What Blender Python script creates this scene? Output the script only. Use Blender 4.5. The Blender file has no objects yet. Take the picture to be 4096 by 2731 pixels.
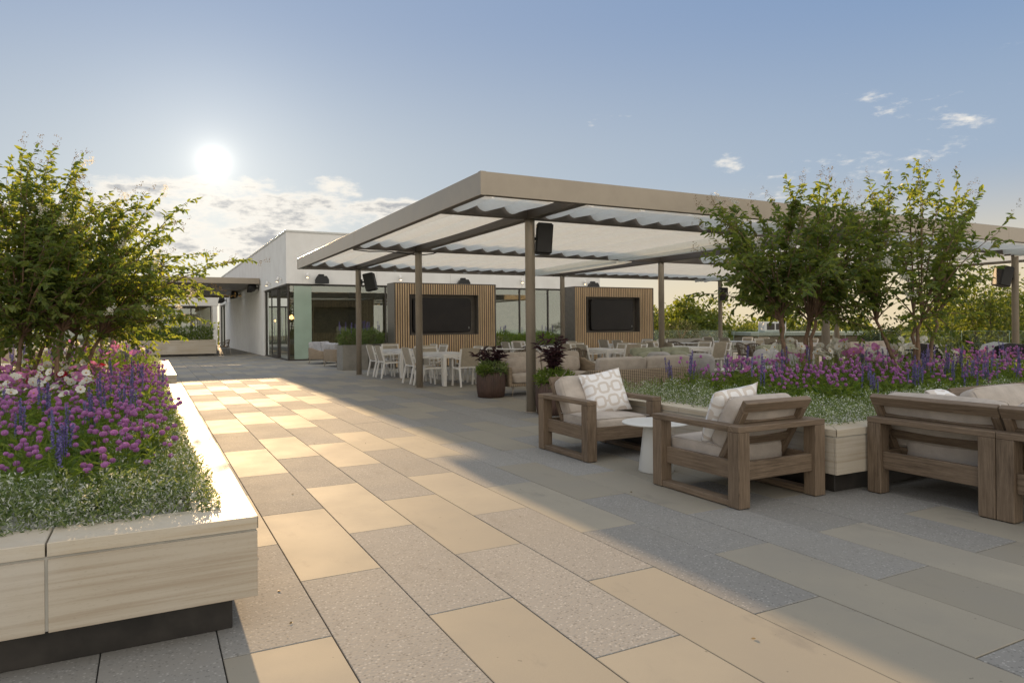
import bpy, math, random
import numpy as np
from mathutils import Vector, Matrix, Euler
R = math.radians
rnd = random.Random(7)
scene = bpy.context.scene
COL = scene.collection

# ------------------------------------------------------------------ camera
CAM_H, YAW, ROLL = 1.391, -0.481963, -0.0088535
def ray(u, v, w=1.0):
    c, s = math.cos(ROLL), math.sin(ROLL); u, v = c*u - s*v, s*u + c*v
    c, s = math.cos(YAW), math.sin(YAW)
    return Vector((c*u - s*w, s*u + c*w, v))
cd = bpy.data.cameras.new('camera'); cam = bpy.data.objects.new('camera', cd); COL.objects.link(cam)
cd.sensor_width = 36; cd.lens = 2768.87/4096*36; cd.shift_y = -(1365.5-1303.43)/4096
cd.clip_start = .05; cd.clip_end = 2000
ax, ay, az = ray(1, 0, 0), ray(0, 1, 0), -ray(0, 0, 1)
cam.matrix_world = Matrix(((ax.x, ay.x, az.x, 0), (ax.y, ay.y, az.y, 0), (ax.z, ay.z, az.z, CAM_H), (0, 0, 0, 1)))
scene.camera = cam

# ------------------------------------------------------------------ light
SUN_AZ, SUN_EL = math.atan2(.0838, 1.084), R(12.5)       # azimuth from +Y towards +X
SUN_DIR = Vector((math.sin(SUN_AZ)*math.cos(SUN_EL), math.cos(SUN_AZ)*math.cos(SUN_EL), math.sin(SUN_EL)))
sd = bpy.data.lights.new('sun', 'SUN'); sun = bpy.data.objects.new('sun', sd); COL.objects.link(sun)
sd.energy = 4.6; sd.angle = R(.6); sd.color = (1, .68, .37)
sun.rotation_euler = SUN_DIR.to_track_quat('Z', 'Y').to_euler(); sun.location = SUN_DIR*50
scene.view_settings.view_transform = 'Standard'; scene.view_settings.look = 'None'
scene.view_settings.gamma = 1; scene.view_settings.use_curve_mapping = False
scene.view_settings.exposure = EXPO = 0.9

class NG:                                                  # tiny node helper
    def __init__(s, nt): s.nt = nt; s.n = nt.nodes; s.l = nt.links
    def add(s, t, **k):
        nd = s.n.new(t)
        for a, v in k.items(): setattr(nd, a, v)
        return nd
    def put(s, sock, v):
        if isinstance(v, bpy.types.NodeSocket): s.l.new(v, sock)
        elif v is not None:
            if hasattr(sock, 'default_value') and hasattr(sock.default_value, '__len__') and not hasattr(v, '__len__'): v = [v]*len(sock.default_value)
            if hasattr(v, '__len__') and len(v) == 3 and len(sock.default_value) == 4: v = (*v, 1)
            sock.default_value = v
    def math(s, op, a, b=None, c=None, clamp=False):
        nd = s.add('ShaderNodeMath', operation=op, use_clamp=clamp)
        for i, v in enumerate((a, b, c)):
            if v is not None: s.put(nd.inputs[i], v)
        return nd.outputs[0]
    def mix(s, f, a, b, blend='MIX'):
        nd = s.add('ShaderNodeMix', data_type='RGBA', blend_type=blend)
        s.put(nd.inputs[0], f); s.put(nd.inputs[6], a); s.put(nd.inputs[7], b)
        return nd.outputs[2]
    def noise(s, vec, scale, detail=4, rough=.55, out=0):
        nd = s.add('ShaderNodeTexNoise'); s.put(nd.inputs['Vector'], vec)
        nd.inputs['Scale'].default_value = scale; nd.inputs['Detail'].default_value = detail; nd.inputs['Roughness'].default_value = rough
        return nd.outputs[out]
    def ramp(s, f, lo, hi, a=0., b=1.):
        nd = s.add('ShaderNodeMapRange', interpolation_type='SMOOTHSTEP'); s.put(nd.inputs[0], f)
        for i, v in zip((1, 2, 3, 4), (lo, hi, a, b)): s.put(nd.inputs[i], v)
        return nd.outputs[0]
    def vec(s, v, scale=(1, 1, 1), loc=(0, 0, 0)):
        nd = s.add('ShaderNodeMapping'); s.put(nd.inputs[0], v); nd.inputs[1].default_value = loc; nd.inputs[3].default_value = scale
        return nd.outputs[0]

W = bpy.data.worlds.new('World'); scene.world = W; W.use_nodes = True
g = NG(W.node_tree); g.n.clear()
sky = g.add('ShaderNodeTexSky', sky_type='NISHITA', sun_disc=False, sun_elevation=SUN_EL, sun_rotation=SUN_AZ,
            altitude=100, air_density=1.0, dust_density=1.2, ozone_density=2.5)
tc = g.add('ShaderNodeTexCoord').outputs['Generated']
nrm = g.add('ShaderNodeVectorMath', operation='NORMALIZE'); g.put(nrm.inputs[0], tc); dirv = nrm.outputs[0]
sep = g.add('ShaderNodeSeparateXYZ'); g.put(sep.inputs[0], dirv)
dx, dy, dz = sep.outputs
az_ = g.math('MULTIPLY', g.math('ARCTAN2', dx, dy), 57.2958)
el_ = g.math('MULTIPLY', g.math('ARCSINE', dz), 57.2958)
dot = g.add('ShaderNodeVectorMath', operation='DOT_PRODUCT'); g.put(dot.inputs[0], dirv); dot.inputs[1].default_value = SUN_DIR
cosang = g.math('MINIMUM', g.math('MAXIMUM', dot.outputs['Value'], -1), 1)
ang = g.math('MULTIPLY', g.math('ARCCOSINE', cosang), 57.2958)
# evening sky: physical sky under a thin veil of high haze, warm low down; brightened overhead and opposite the sun as added fill
K = 5.36
def sc3(c, k=K): return tuple(x*k for x in c)
hi = g.mix(g.ramp(ang, 12, 70), (.29, .375, .53), (.205, .32, .525))
mid = g.mix(g.ramp(ang, 10, 70), (.47, .525, .575), (.36, .45, .57))
low = g.mix(g.ramp(ang, 8, 50), (.66, .655, .62), (.84, .70, .47))
veil = g.mix(g.ramp(el_, 1.5, 12), low, mid); veil = g.mix(g.ramp(el_, 10, 26), veil, hi)
veil = g.mix(g.ramp(el_, 27, 60), veil, (.84, .87, .92))                 # unseen sky overhead, brightened to fill the shade
back = g.mix(g.ramp(el_, 0, 60), (1.45, 1.33, 1.16), (1.05, 1.03, 1.0))     # warm fill light added to the unseen sky opposite the sun
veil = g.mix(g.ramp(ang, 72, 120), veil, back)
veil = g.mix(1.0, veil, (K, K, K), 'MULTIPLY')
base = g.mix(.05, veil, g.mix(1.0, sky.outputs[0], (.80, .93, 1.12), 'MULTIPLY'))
# sun: disc and aureole
def gauss(a, w, amp): return g.math('MULTIPLY', g.math('EXPONENT', g.math('MULTIPLY', g.math('POWER', g.math('DIVIDE', a, w), 2), -1)), amp)
glow = g.math('ADD', g.math('ADD', gauss(ang, .36, 60), gauss(ang, 1.0, 3.0)), g.math('ADD', gauss(ang, 2.1, 1.0), gauss(ang, 6, .5)))
cmb = g.add('ShaderNodeCombineXYZ'); g.put(cmb.inputs[0], glow); g.put(cmb.inputs[1], g.math('MULTIPLY', glow, .93)); g.put(cmb.inputs[2], g.math('MULTIPLY', glow, .78))
# clouds, laid out by compass bearing and height above the horizon
cv = g.add('ShaderNodeCombineXYZ'); g.put(cv.inputs[0], az_); g.put(cv.inputs[1], g.math('MULTIPLY', el_, 2.7))
n1 = g.noise(cv.outputs[0], .17, 8, .58)
n2 = g.noise(cv.outputs[0], .9, 7, .65)
def window(ca, ce, ra, re, k=1.0):
    a = g.math('POWER', g.math('DIVIDE', g.math('SUBTRACT', az_, ca), ra), 2)
    e = g.math('POWER', g.math('DIVIDE', g.math('SUBTRACT', el_, ce), re), 2)
    return g.math('MULTIPLY', g.math('SUBTRACT', 1, g.math('ADD', a, e)), k)
wins = [window(4.5, 8.1, 14, 3.6, 1.0), window(18, 8.9, 7, 1.5, .8), window(13.4, 11.1, 2.6, .9, .33), window(8.2, 11.4, 1.0, .5, .26), window(6.6, 11.3, .7, .45, .26),
        window(45, 12.4, 1.5, .8, .30), window(35.3, 16.7, 2.0, .8, .12), window(50, 10, 6, 2, .12), window(60, 13.5, 4, 2.5, .05), window(-14, 7, 8, 3, .8), window(8, 3.2, 26, 1.2, .35)]
wmax = wins[0]
for w_ in wins[1:]: wmax = g.math('MAXIMUM', wmax, w_)
dens = g.math('ADD', g.math('MULTIPLY', g.math('MINIMUM', g.math('MAXIMUM', wmax, -.6), .42), .42), g.math('ADD', g.math('MULTIPLY', n1, .72), g.math('MULTIPLY', n2, .28)))
cl = g.ramp(dens, .545, .70)
bankm = g.ramp(g.math('MAXIMUM', g.math('MAXIMUM', wins[0], wins[1]), wins[9]), 0, .5)
core = g.math('MULTIPLY', g.ramp(dens, .66, .80), bankm)
ccol = g.mix(core, (5.3, 5.0, 4.5), (2.25, 2.3, 2.4))
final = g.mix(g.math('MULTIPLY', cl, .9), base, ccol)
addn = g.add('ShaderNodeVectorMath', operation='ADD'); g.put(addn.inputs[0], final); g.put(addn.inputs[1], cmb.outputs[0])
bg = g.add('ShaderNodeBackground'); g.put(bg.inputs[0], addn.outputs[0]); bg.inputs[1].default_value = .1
wo = g.add('ShaderNodeOutputWorld'); g.l.new(bg.outputs[0], wo.inputs[0])

# ------------------------------------------------------------------ helpers
def tag(o, label=None, cat=None, group=None, kind=None):
    for k, v in (('label', label), ('category', cat), ('group', group), ('kind', kind)):
        if v: o[k] = v
    return o
def thing(name, label, cat, loc=(0, 0, 0), rz=0., group=None):
    o = bpy.data.objects.new(name, None); COL.objects.link(o); o.empty_display_size = .1
    o.location = loc; o.rotation_euler = (0, 0, rz)
    return tag(o, label, cat, group)
def copy_tree(o, parent=None):
    c = o.copy(); COL.objects.link(c); c.parent = parent
    for ch in o.children: copy_tree(ch, c)
    return c

class MB:
    """collects shapes; build() links them as one mesh object"""
    def __init__(s): s.v = []; s.f = []; s.uv = []; s.sm = []; s.tone = []; s.mi = []; s.t = 0.5; s.m = 0; s.M = Matrix.Identity(4)
    def face(s, idx, uv=None, smooth=False):
        s.f.append(tuple(idx)); s.uv.extend(uv if uv else [(0, 0)]*len(idx)); s.sm.append(smooth); s.tone.append(s.t); s.mi.append(s.m)
    def vert(s, p): s.v.append(tuple(s.M @ Vector(p))); return len(s.v)-1
    def box(s, c, d, b=.004, rot=None):
        """chamfered box, centre c, size d; uv runs in metres with u along the longest side"""
        h = [x/2 for x in d]; b = min(b, min(h)*.6)
        Rm = (Euler(rot).to_matrix() if rot is not None and not isinstance(rot, Matrix) else (rot if rot is not None else Matrix.Identity(3)))
        o = rnd.random()*9; L = max(range(3), key=lambda i: d[i])
        ids = {}
        for sx in (-1, 1):
            for sy in (-1, 1):
                for sz in (-1, 1):
                    for a in range(3):
                        p = [sx*h[0], sy*h[1], sz*h[2]]; sg = (sx, sy, sz)
                        for k in range(3):
                            if k != a: p[k] -= sg[k]*b
                        ids[sx, sy, sz, a] = (s.vert(Vector(c) + Rm @ Vector(p)), p)
        def emit(keys):
            idx = [ids[k][0] for k in keys]; uv = []
            for k in keys:
                p = ids[k][1]; oth = [i for i in range(3) if i != L]
                uv.append((p[L]+o, p[oth[0]]+p[oth[1]]+o*1.7))
            s.face(idx, uv)
        for a in range(3):
            b1, b2 = [i for i in range(3) if i != a]
            for sg in (-1, 1):
                ks = []
                for (p, q) in ((-1, -1), (1, -1), (1, 1), (-1, 1)):
                    t = [0]*3; t[a] = sg; t[b1] = p; t[b2] = q; ks.append((*t, a))
                if (sg > 0) == (a == 1): ks.reverse()
                emit(ks)
        for a in range(3):
            b1, b2 = [i for i in range(3) if i != a]
            for p in (-1, 1):
                for q in (-1, 1):
                    def K(sa, w):
                        t = [0]*3; t[a] = sa; t[b1] = p; t[b2] = q; return (*t, w)
                    ks = [K(-1, b1), K(1, b1), K(1, b2), K(-1, b2)]
                    if (p*q > 0) == (a != 1): ks.reverse()
                    emit(ks)
        for sx in (-1, 1):
            for sy in (-1, 1):
                for sz in (-1, 1):
                    ks = [(sx, sy, sz, 0), (sx, sy, sz, 1), (sx, sy, sz, 2)]
                    if sx*sy*sz < 0: ks.reverse()
                    emit(ks)
        return s
    def bx(s, x0, x1, y0, y1, z0, z1, b=.004):
        return s.box(((x0+x1)/2, (y0+y1)/2, (z0+z1)/2), (abs(x1-x0), abs(y1-y0), abs(z1-z0)), b)
    def beam(s, p, q, w, h, b=.003, up=(0, 0, 1)):
        p, q = Vector(p), Vector(q); d = q-p; x = d.normalized(); u = Vector(up)
        if abs(x.dot(u)) > .95: u = Vector((0, 1, 0))
        y = u.cross(x).normalized(); z = x.cross(y)
        return s.box((p+q)/2, (d.length, w, h), b, Matrix((x, y, z)).transposed())
    def tube(s, pts, r, n=8, cap=True, closed=False):
        pts = [Vector(p) for p in pts]; N = len(pts); rr = r if hasattr(r, '__len__') else [r]*N
        rings = []; up = None; acc = 0
        for i, p in enumerate(pts):
            a = pts[i-1] if i or closed else p; b = pts[(i+1) % N] if i < N-1 or closed else p
            t = (b-a).normalized() if (b-a).length > 1e-9 else Vector((0, 0, 1))
            if up is None: up = t.orthogonal().normalized()
            up = (up - t*up.dot(t)); up = up.normalized() if up.length > 1e-6 else t.orthogonal().normalized(); sd_ = t.cross(up)
            if i: acc += (p-pts[i-1]).length
            rings.append(([s.vert(p + (up*math.cos(2*math.pi*k/n) + sd_*math.sin(2*math.pi*k/n))*rr[i]) for k in range(n)], acc))
        for i in range(N if closed else N-1):
            (A, la), (B, lb) = rings[i], rings[(i+1) % N]
            for k in range(n):
                j = (k+1) % n
                s.face((A[k], A[j], B[j], B[k]), [(la, k/n), (la, (k+1)/n), (lb, (k+1)/n), (lb, k/n)], True)
        if cap and not closed:
            s.face(list(reversed(rings[0][0]))); s.face(rings[-1][0])
        return s
    def lathe(s, prof, c=(0, 0, 0), n=32, rib=0., nrib=0, smooth=True):
        rings = []
        for (r, z) in prof:
            rings.append([s.vert((c[0]+(r*(1+(rib*math.cos(nrib*2*math.pi*k/n) if r > .02 else 0)))*math.cos(2*math.pi*k/n), c[1]+(r*(1+(rib*math.cos(nrib*2*math.pi*k/n) if r > .02 else 0)))*math.sin(2*math.pi*k/n), c[2]+z)) for k in range(n)])
        for i in range(len(prof)-1):
            for k in range(n):
                j = (k+1) % n
                s.face((rings[i][k], rings[i][j], rings[i+1][j], rings[i+1][k]), [(k/n, i), ((k+1)/n, i), ((k+1)/n, i+1), (k/n, i+1)], smooth)
        s.face(list(reversed(rings[0]))); s.face(rings[-1])
        return s
    def cushion(s, c, d, k=7., puff=(0, 0, 0), rot=None, n=10, wob=.0):
        """soft rounded block"""
        Rm = Euler(rot).to_matrix() if rot is not None else Matrix.Identity(3)
        cache = {}; ph = [rnd.random()*9 for _ in range(4)]
        def P(i, j, a, sg):
            q = [0]*3; b1, b2 = [t for t in range(3) if t != a]
            q[a] = sg*n; q[b1] = i; q[b2] = j; key = tuple(q)
            if key not in cache:
                # denser grid near the edges
                p = [math.copysign(1-(1-abs(x)/n)**1.6, x) for x in q]
                ln = sum(abs(x)**k for x in p)**(1/k); m = max(abs(x) for x in p)
                p = [x*m/ln for x in p]
                o = [p[t]*d[t]/2 for t in range(3)]
                for t in range(3):
                    u, v = [p[w] for w in range(3) if w != t]
                    o[t] += puff[t]*p[t]*max(0, 1-u*u)*max(0, 1-v*v)
                if wob: o[2] += wob*math.sin(p[0]*3+ph[0])*math.cos(p[1]*4+ph[1]); o[1] += wob*math.sin(p[0]*5+ph[2])*math.cos(p[2]*3+ph[3])
                cache[key] = (s.vert(Vector(c)+Rm @ Vector(o)), o)
            return cache[key]
        for a in range(3):
            b1, b2 = [t for t in range(3) if t != a]
            for sg in (-1, 1):
                for i in range(-n, n, 2):
                    for j in range(-n, n, 2):
                        q = [P(i, j, a, sg), P(i+2, j, a, sg), P(i+2, j+2, a, sg), P(i, j+2, a, sg)]
                        if (sg > 0) == (a == 1): q.reverse()
                        s.face([x[0] for x in q], [(x[1][b1]+x[1][a], x[1][b2]) for x in q], True)
        return s
    def build(s, name, mats, parent=None, col=None):
        me = bpy.data.meshes.new(name); me.from_pydata(s.v, [], s.f)
        me.uv_layers.new(name='UV').data.foreach_set('uv', np.array(s.uv, 'f').ravel())
        me.polygons.foreach_set('use_smooth', np.array(s.sm, bool))
        at = me.attributes.new('tone', 'FLOAT', 'FACE'); at.data.foreach_set('value', np.array(s.tone, 'f'))
        for m in (mats if isinstance(mats, (list, tuple)) else [mats]): me.materials.append(m)
        if any(s.mi): me.polygons.foreach_set('material_index', np.array(s.mi, 'i'))
        me.update()
        o = bpy.data.objects.new(name, me); COL.objects.link(o)
        if parent is not None: o.parent = parent
        return o

def raw_mesh(name, V, F, mats, parent=None, tone=None, mi=None, smooth=False):
    """numpy: V (n,3), F (m,k) all of one size"""
    me = bpy.data.meshes.new(name); V = np.asarray(V, 'f'); F = np.asarray(F, 'i'); m, k = F.shape
    me.vertices.add(len(V)); me.vertices.foreach_set('co', V.ravel())
    me.loops.add(m*k); me.loops.foreach_set('vertex_index', F.ravel())
    me.polygons.add(m); me.polygons.foreach_set('loop_start', np.arange(m, dtype='i')*k)
    try: me.polygons.foreach_set('loop_total', np.full(m, k, 'i'))
    except Exception: pass
    me.polygons.foreach_set('use_smooth', np.full(m, smooth, bool))
    if tone is not None: me.attributes.new('tone', 'FLOAT', 'FACE').data.foreach_set('value', np.asarray(tone, 'f'))
    for mt in (mats if isinstance(mats, (list, tuple)) else [mats]): me.materials.append(mt)
    if mi is not None: me.polygons.foreach_set('material_index', np.asarray(mi, 'i'))
    me.update(calc_edges=True); me.validate()
    o = bpy.data.objects.new(name, me); COL.objects.link(o)
    if parent is not None: o.parent = parent
    return o

# ------------------------------------------------------------------ materials
def newmat(name):
    m = bpy.data.materials.new(name); m.use_nodes = True; g = NG(m.node_tree)
    b = g.n['Principled BSDF']; return m, g, b
def bump(g, b, h, strength, dist=.01):
    bn = g.add('ShaderNodeBump'); bn.inputs['Strength'].default_value = strength; bn.inputs['Distance'].default_value = dist
    g.put(bn.inputs['Height'], h); g.l.new(bn.outputs[0], b.inputs['Normal'])
def plain(name, c, rough=.6, metal=0., var=.12, scale=6., spec=.5, bmp=0., bscale=80, obj=True):
    m, g, b = newmat(name); t = g.add('ShaderNodeTexCoord').outputs['Object']
    n = g.noise(t, scale, 5)
    lo = [x*(1-var) for x in c]; hi = [min(1, x*(1+var)) for x in c]
    g.put(b.inputs['Base Color'], g.mix(g.ramp(n, .3, .7), lo, hi)); g.put(b.inputs['Roughness'], g.ramp(n, .2, .8, rough*.88, min(1, rough*1.1)))
    b.inputs['Metallic'].default_value = metal; b.inputs['Specular IOR Level'].default_value = spec
    if bmp: bump(g, b, g.noise(t, bscale, 4), bmp, .004)
    return m
def leafmat(name, c1, c2, trans=.35, rough=.5, tr_c=None, spec=.35):
    m, g, b = newmat(name)
    at = g.add('ShaderNodeAttribute', attribute_name='tone').outputs['Fac']
    oi = g.add('ShaderNodeObjectInfo').outputs['Random']
    col = g.mix(at, c1, c2)
    hs = g.add('ShaderNodeHueSaturation'); g.put(hs.inputs['Color'], col); g.put(hs.inputs['Value'], g.math('ADD', g.math('MULTIPLY', oi, .3), .85)); col = hs.outputs[0]
    g.put(b.inputs['Base Color'], col); b.inputs['Roughness'].default_value = rough; b.inputs['Specular IOR Level'].default_value = spec
    if trans:
        tr = g.add('ShaderNodeBsdfTranslucent'); g.put(tr.inputs[0], g.mix(1., col, tr_c or (2.6, 2.3, 1.0), 'MULTIPLY'))
        mx = g.add('ShaderNodeMixShader'); mx.inputs[0].default_value = trans
        g.l.new(b.outputs[0], mx.inputs[1]); g.l.new(tr.outputs[0], mx.inputs[2])
        g.l.new(mx.outputs[0], g.n['Material Output'].inputs[0])
    return m
def paver_mat():
    m, g, b = newmat('paver_concrete')
    t = g.add('ShaderNodeTexCoord').outputs['Object']
    at = g.add('ShaderNodeAttribute', attribute_name='tone').outputs['Fac']      # whole part: finish, fraction: batch
    kind = g.math('FLOOR', at); fr = g.math('SUBTRACT', at, kind)
    cloud = g.noise(t, 1.6, 6, .6); fine = g.noise(t, 260, 3, .6); mid = g.noise(t, 18, 4)
    tan = g.mix(fr, (.275, .25, .20), (.365, .33, .262))
    tan = g.mix(g.ramp(cloud, .35, .7, 0, .45), tan, (.275, .255, .215))
    tan = g.mix(g.ramp(fine, .35, .65, 0, .30), tan, (.25, .225, .18))
    vo = g.add('ShaderNodeTexVoronoi'); g.put(vo.inputs['Vector'], t); vo.inputs['Scale'].default_value = 74
    sc = g.add('ShaderNodeSeparateColor'); g.put(sc.inputs[0], vo.outputs['Color'])
    gr = g.mix(fr, (.236, .227, .208), (.296, .285, .262))
    chip = g.math('MULTIPLY', g.math('LESS_THAN', vo.outputs['Distance'], .42), g.math('GREATER_THAN', sc.outputs[0], .5))
    gcol = g.mix(g.ramp(sc.outputs[1], .2, .9), (.065, .063, .06), (.56, .54, .50))
    gr = g.mix(g.math('MULTIPLY', chip, .5), gr, gcol)
    gr = g.mix(g.ramp(fine, .3, .7, 0, .4), gr, (.22, .215, .205))
    col = g.mix(kind, tan, gr)
    # scuffs and drip stains of foot traffic
    st = g.ramp(g.noise(g.vec(t, (1, .45, 1)), 3.3, 7, .7), .55, .74, 0, .42)
    col = g.mix(st, col, (.16, .15, .135))
    bl = g.ramp(g.noise(t, .55, 5, .65), .42, .66, 0, .42)
    col = g.mix(bl, col, (.25, .235, .205))
    drip = g.math('GREATER_THAN', g.noise(t, 27, 2, .5), .735)
    col = g.mix(g.math('MULTIPLY', drip, .5), col, (.10, .09, .075))
    g.put(b.inputs['Base Color'], col)
    g.put(b.inputs['Roughness'], g.math('ADD', g.ramp(cloud, .2, .8, .72, .80), g.math('MULTIPLY', kind, .12)))
    b.inputs['Specular IOR Level'].default_value = .13
    h = g.math('ADD', g.math('MULTIPLY', fine, .5), g.math('MULTIPLY', g.math('MULTIPLY', vo.outputs['Distance'], kind), 1.2))
    bump(g, b, h, .4, .0022)
    return m
def stone_mat(name, c=(.48, .425, .34), d=(.385, .32, .24)):
    m, g, b = newmat(name); t = g.add('ShaderNodeTexCoord').outputs['Object']
    st = g.noise(g.vec(t, (.35, .35, 13)), 2.4, 7, .6); fine = g.noise(g.vec(t, (40, 40, 160)), 1., 3, .6); cl = g.noise(t, 1.4, 4)
    col = g.mix(g.ramp(st, .42, .68), c, d)
    col = g.mix(g.ramp(fine, .56, .74, 0, .4), col, [x*.72 for x in d])
    col = g.mix(g.ramp(cl, .45, .75, 0, .35), col, (.60, .58, .54))
    g.put(b.inputs['Base Color'], col); g.put(b.inputs['Roughness'], g.ramp(st, .3, .7, .55, .74)); b.inputs['Specular IOR Level'].default_value = .3
    bump(g, b, fine, .25, .002)
    return m
def wood_mat(name, a, c, sc=1.0, rough=.6):
    m, g, b = newmat(name); uv = g.add('ShaderNodeTexCoord').outputs['UV']
    gr = g.noise(g.vec(uv, (2.2*sc, 42*sc, 1)), 1.6, 7, .65); fi = g.noise(g.vec(uv, (14*sc, 420*sc, 1)), 1., 3)
    ob = g.noise(g.vec(uv, (.35, .35, 1)), 2.0, 2)
    col = g.mix(g.ramp(gr, .3, .72), a, c)
    col = g.mix(g.ramp(fi, .47, .72, 0, .6), col, [x*.45 for x in a])
    col = g.mix(g.ramp(ob, .35, .7, 0, .4), col, [min(1, x*1.3) for x in c])
    g.put(b.inputs['Base Color'], col); b.inputs['Roughness'].default_value = rough; b.inputs['Specular IOR Level'].default_value = .35
    bump(g, b, fi, .35, .0015)
    return m
def fabric_mat(name, c, trans=0., var=.1, weave=500.):
    m, g, b = newmat(name); t = g.add('ShaderNodeTexCoord').outputs['UV']; ob = g.add('ShaderNodeTexCoord').outputs['Object']
    wv = g.add('ShaderNodeTexChecker'); g.put(wv.inputs[0], t); wv.inputs['Scale'].default_value = weave
    n = g.noise(ob, 9, 5); f = g.noise(ob, 190, 3)
    col = g.mix(g.ramp(n, .3, .7), [x*(1-var) for x in c], [min(1, x*(1+var)) for x in c])
    col = g.mix(g.ramp(f, .35, .7, 0, .35), col, [x*.72 for x in c])
    g.put(b.inputs['Base Color'], col); b.inputs['Roughness'].default_value = .9; b.inputs['Specular IOR Level'].default_value = .15
    b.inputs['Sheen Weight'].default_value = .15
    if trans:
        tr = g.add('ShaderNodeBsdfTranslucent'); g.put(tr.inputs[0], col); mx = g.add('ShaderNodeMixShader'); mx.inputs[0].default_value = trans
        g.l.new(b.outputs[0], mx.inputs[1]); g.l.new(tr.outputs[0], mx.inputs[2]); g.l.new(mx.outputs[0], g.n['Material Output'].inputs[0])
    else: bump(g, b, g.math('ADD', g.math('MULTIPLY', f, .35), g.math('MULTIPLY', g.noise(g.vec(ob, (1, 1, 1.6)), 7, 3, .45), 3.0)), .35, .010)
    return m
def wicker_mat(name, a, c, s=70.):
    m, g, b = newmat(name); uv = g.add('ShaderNodeTexCoord').outputs['UV']
    sp = g.add('ShaderNodeSeparateXYZ'); g.put(sp.inputs[0], uv)
    x = g.math('SINE', g.math('MULTIPLY', sp.outputs[0], s*2)); y = g.math('SINE', g.math('MULTIPLY', sp.outputs[1], s*3.1))
    w = g.math('MULTIPLY', g.math('ADD', x, y), .5)
    n = g.noise(g.vec(uv, (3, 60, 1)), 1.5, 4)
    col = g.mix(g.ramp(w, -.9, .5), [k*.35 for k in a], g.mix(g.ramp(n, .35, .65), a, c))
    g.put(b.inputs['Base Color'], col); b.inputs['Roughness'].default_value = .65; bump(g, b, w, .6, .006)
    return m
def glass_mat(name, tint=(.8, .9, .86), refl=1.0, thru=.85):
    m, g, b = newmat(name); g.n.remove(b)
    tr = g.add('ShaderNodeBsdfTransparent'); g.put(tr.inputs[0], [x*thru for x in tint])
    gl = g.add('ShaderNodeBsdfGlossy'); gl.inputs['Roughness'].default_value = .01; g.put(gl.inputs[0], (.95, 1, .97))
    fr = g.add('ShaderNodeFresnel'); fr.inputs[0].default_value = 1.5
    geo = g.add('ShaderNodeNewGeometry'); 
    ior = g.mix(geo.outputs['Backfacing'], (1.5, 1.5, 1.5), (1/1.5, 1/1.5, 1/1.5)); bw = g.add('ShaderNodeSeparateColor'); g.put(bw.inputs[0], ior); g.put(fr.inputs[0], bw.outputs[0])
    mx = g.add('ShaderNodeMixShader'); g.put(mx.inputs[0], g.math('MULTIPLY', fr.outputs[0], 2.2*refl, clamp=True))
    g.l.new(tr.outputs[0], mx.inputs[1]); g.l.new(gl.outputs[0], mx.inputs[2]); g.l.new(mx.outputs[0], g.n['Material Output'].inputs[0])
    return m
def pillow_mat():
    """taupe chain of rounded links printed on white cloth"""
    m, g, b = newmat('pillow_print'); uv = g.add('ShaderNodeTexCoord').outputs['UV']
    sp = g.add('ShaderNodeSeparateXYZ'); g.put(sp.inputs[0], uv)
    px = g.math('MULTIPLY', sp.outputs[0], 6.4); py = g.math('MULTIPLY', sp.outputs[1], 6.6)
    row = g.math('FLOOR', py); off = g.math('MULTIPLY', g.math('MODULO', g.math('ABSOLUTE', row), 2), .5)
    fx = g.math('SUBTRACT', g.math('FRACT', g.math('ADD', px, off)), .5); fy = g.math('SUBTRACT', g.math('FRACT', py), .5)
    ax_ = g.math('MAXIMUM', g.math('SUBTRACT', g.math('ABSOLUTE', fx), .12), 0); ay_ = g.math('MAXIMUM', g.math('SUBTRACT', g.math('ABSOLUTE', fy), .14), 0)
    dd = g.math('SQRT', g.math('ADD', g.math('MULTIPLY', ax_, ax_), g.math('MULTIPLY', ay_, ay_)))
    ring = g.math('MULTIPLY', g.math('LESS_THAN', dd, .30), g.math('GREATER_THAN', dd, .13))
    bar = g.math('MULTIPLY', g.math('GREATER_THAN', g.math('ABSOLUTE', fx), .40), g.math('LESS_THAN', g.math('ABSOLUTE', fy), .09))
    k = g.math('MAXIMUM', ring, bar)
    f = g.noise(g.add('ShaderNodeTexCoord').outputs['Object'], 300, 3)
    col = g.mix(k, (.80, .79, .78), (.63, .575, .52)); col = g.mix(g.ramp(f, .4, .7, 0, .15), col, (.5, .47, .44))
    g.put(b.inputs['Base Color'], col); b.inputs['Roughness'].default_value = .9; b.inputs['Specular IOR Level'].default_value = .15
    bump(g, b, g.noise(g.add('ShaderNodeTexCoord').outputs['Object'], 11, 4), .3, .01)
    return m
def glow_mat(name, c, e):
    m, g, b = newmat(name); b.inputs['Base Color'].default_value = (*c, 1); b.inputs['Emission Color'].default_value = (*c, 1); b.inputs['Emission Strength'].default_value = e
    return m
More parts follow.
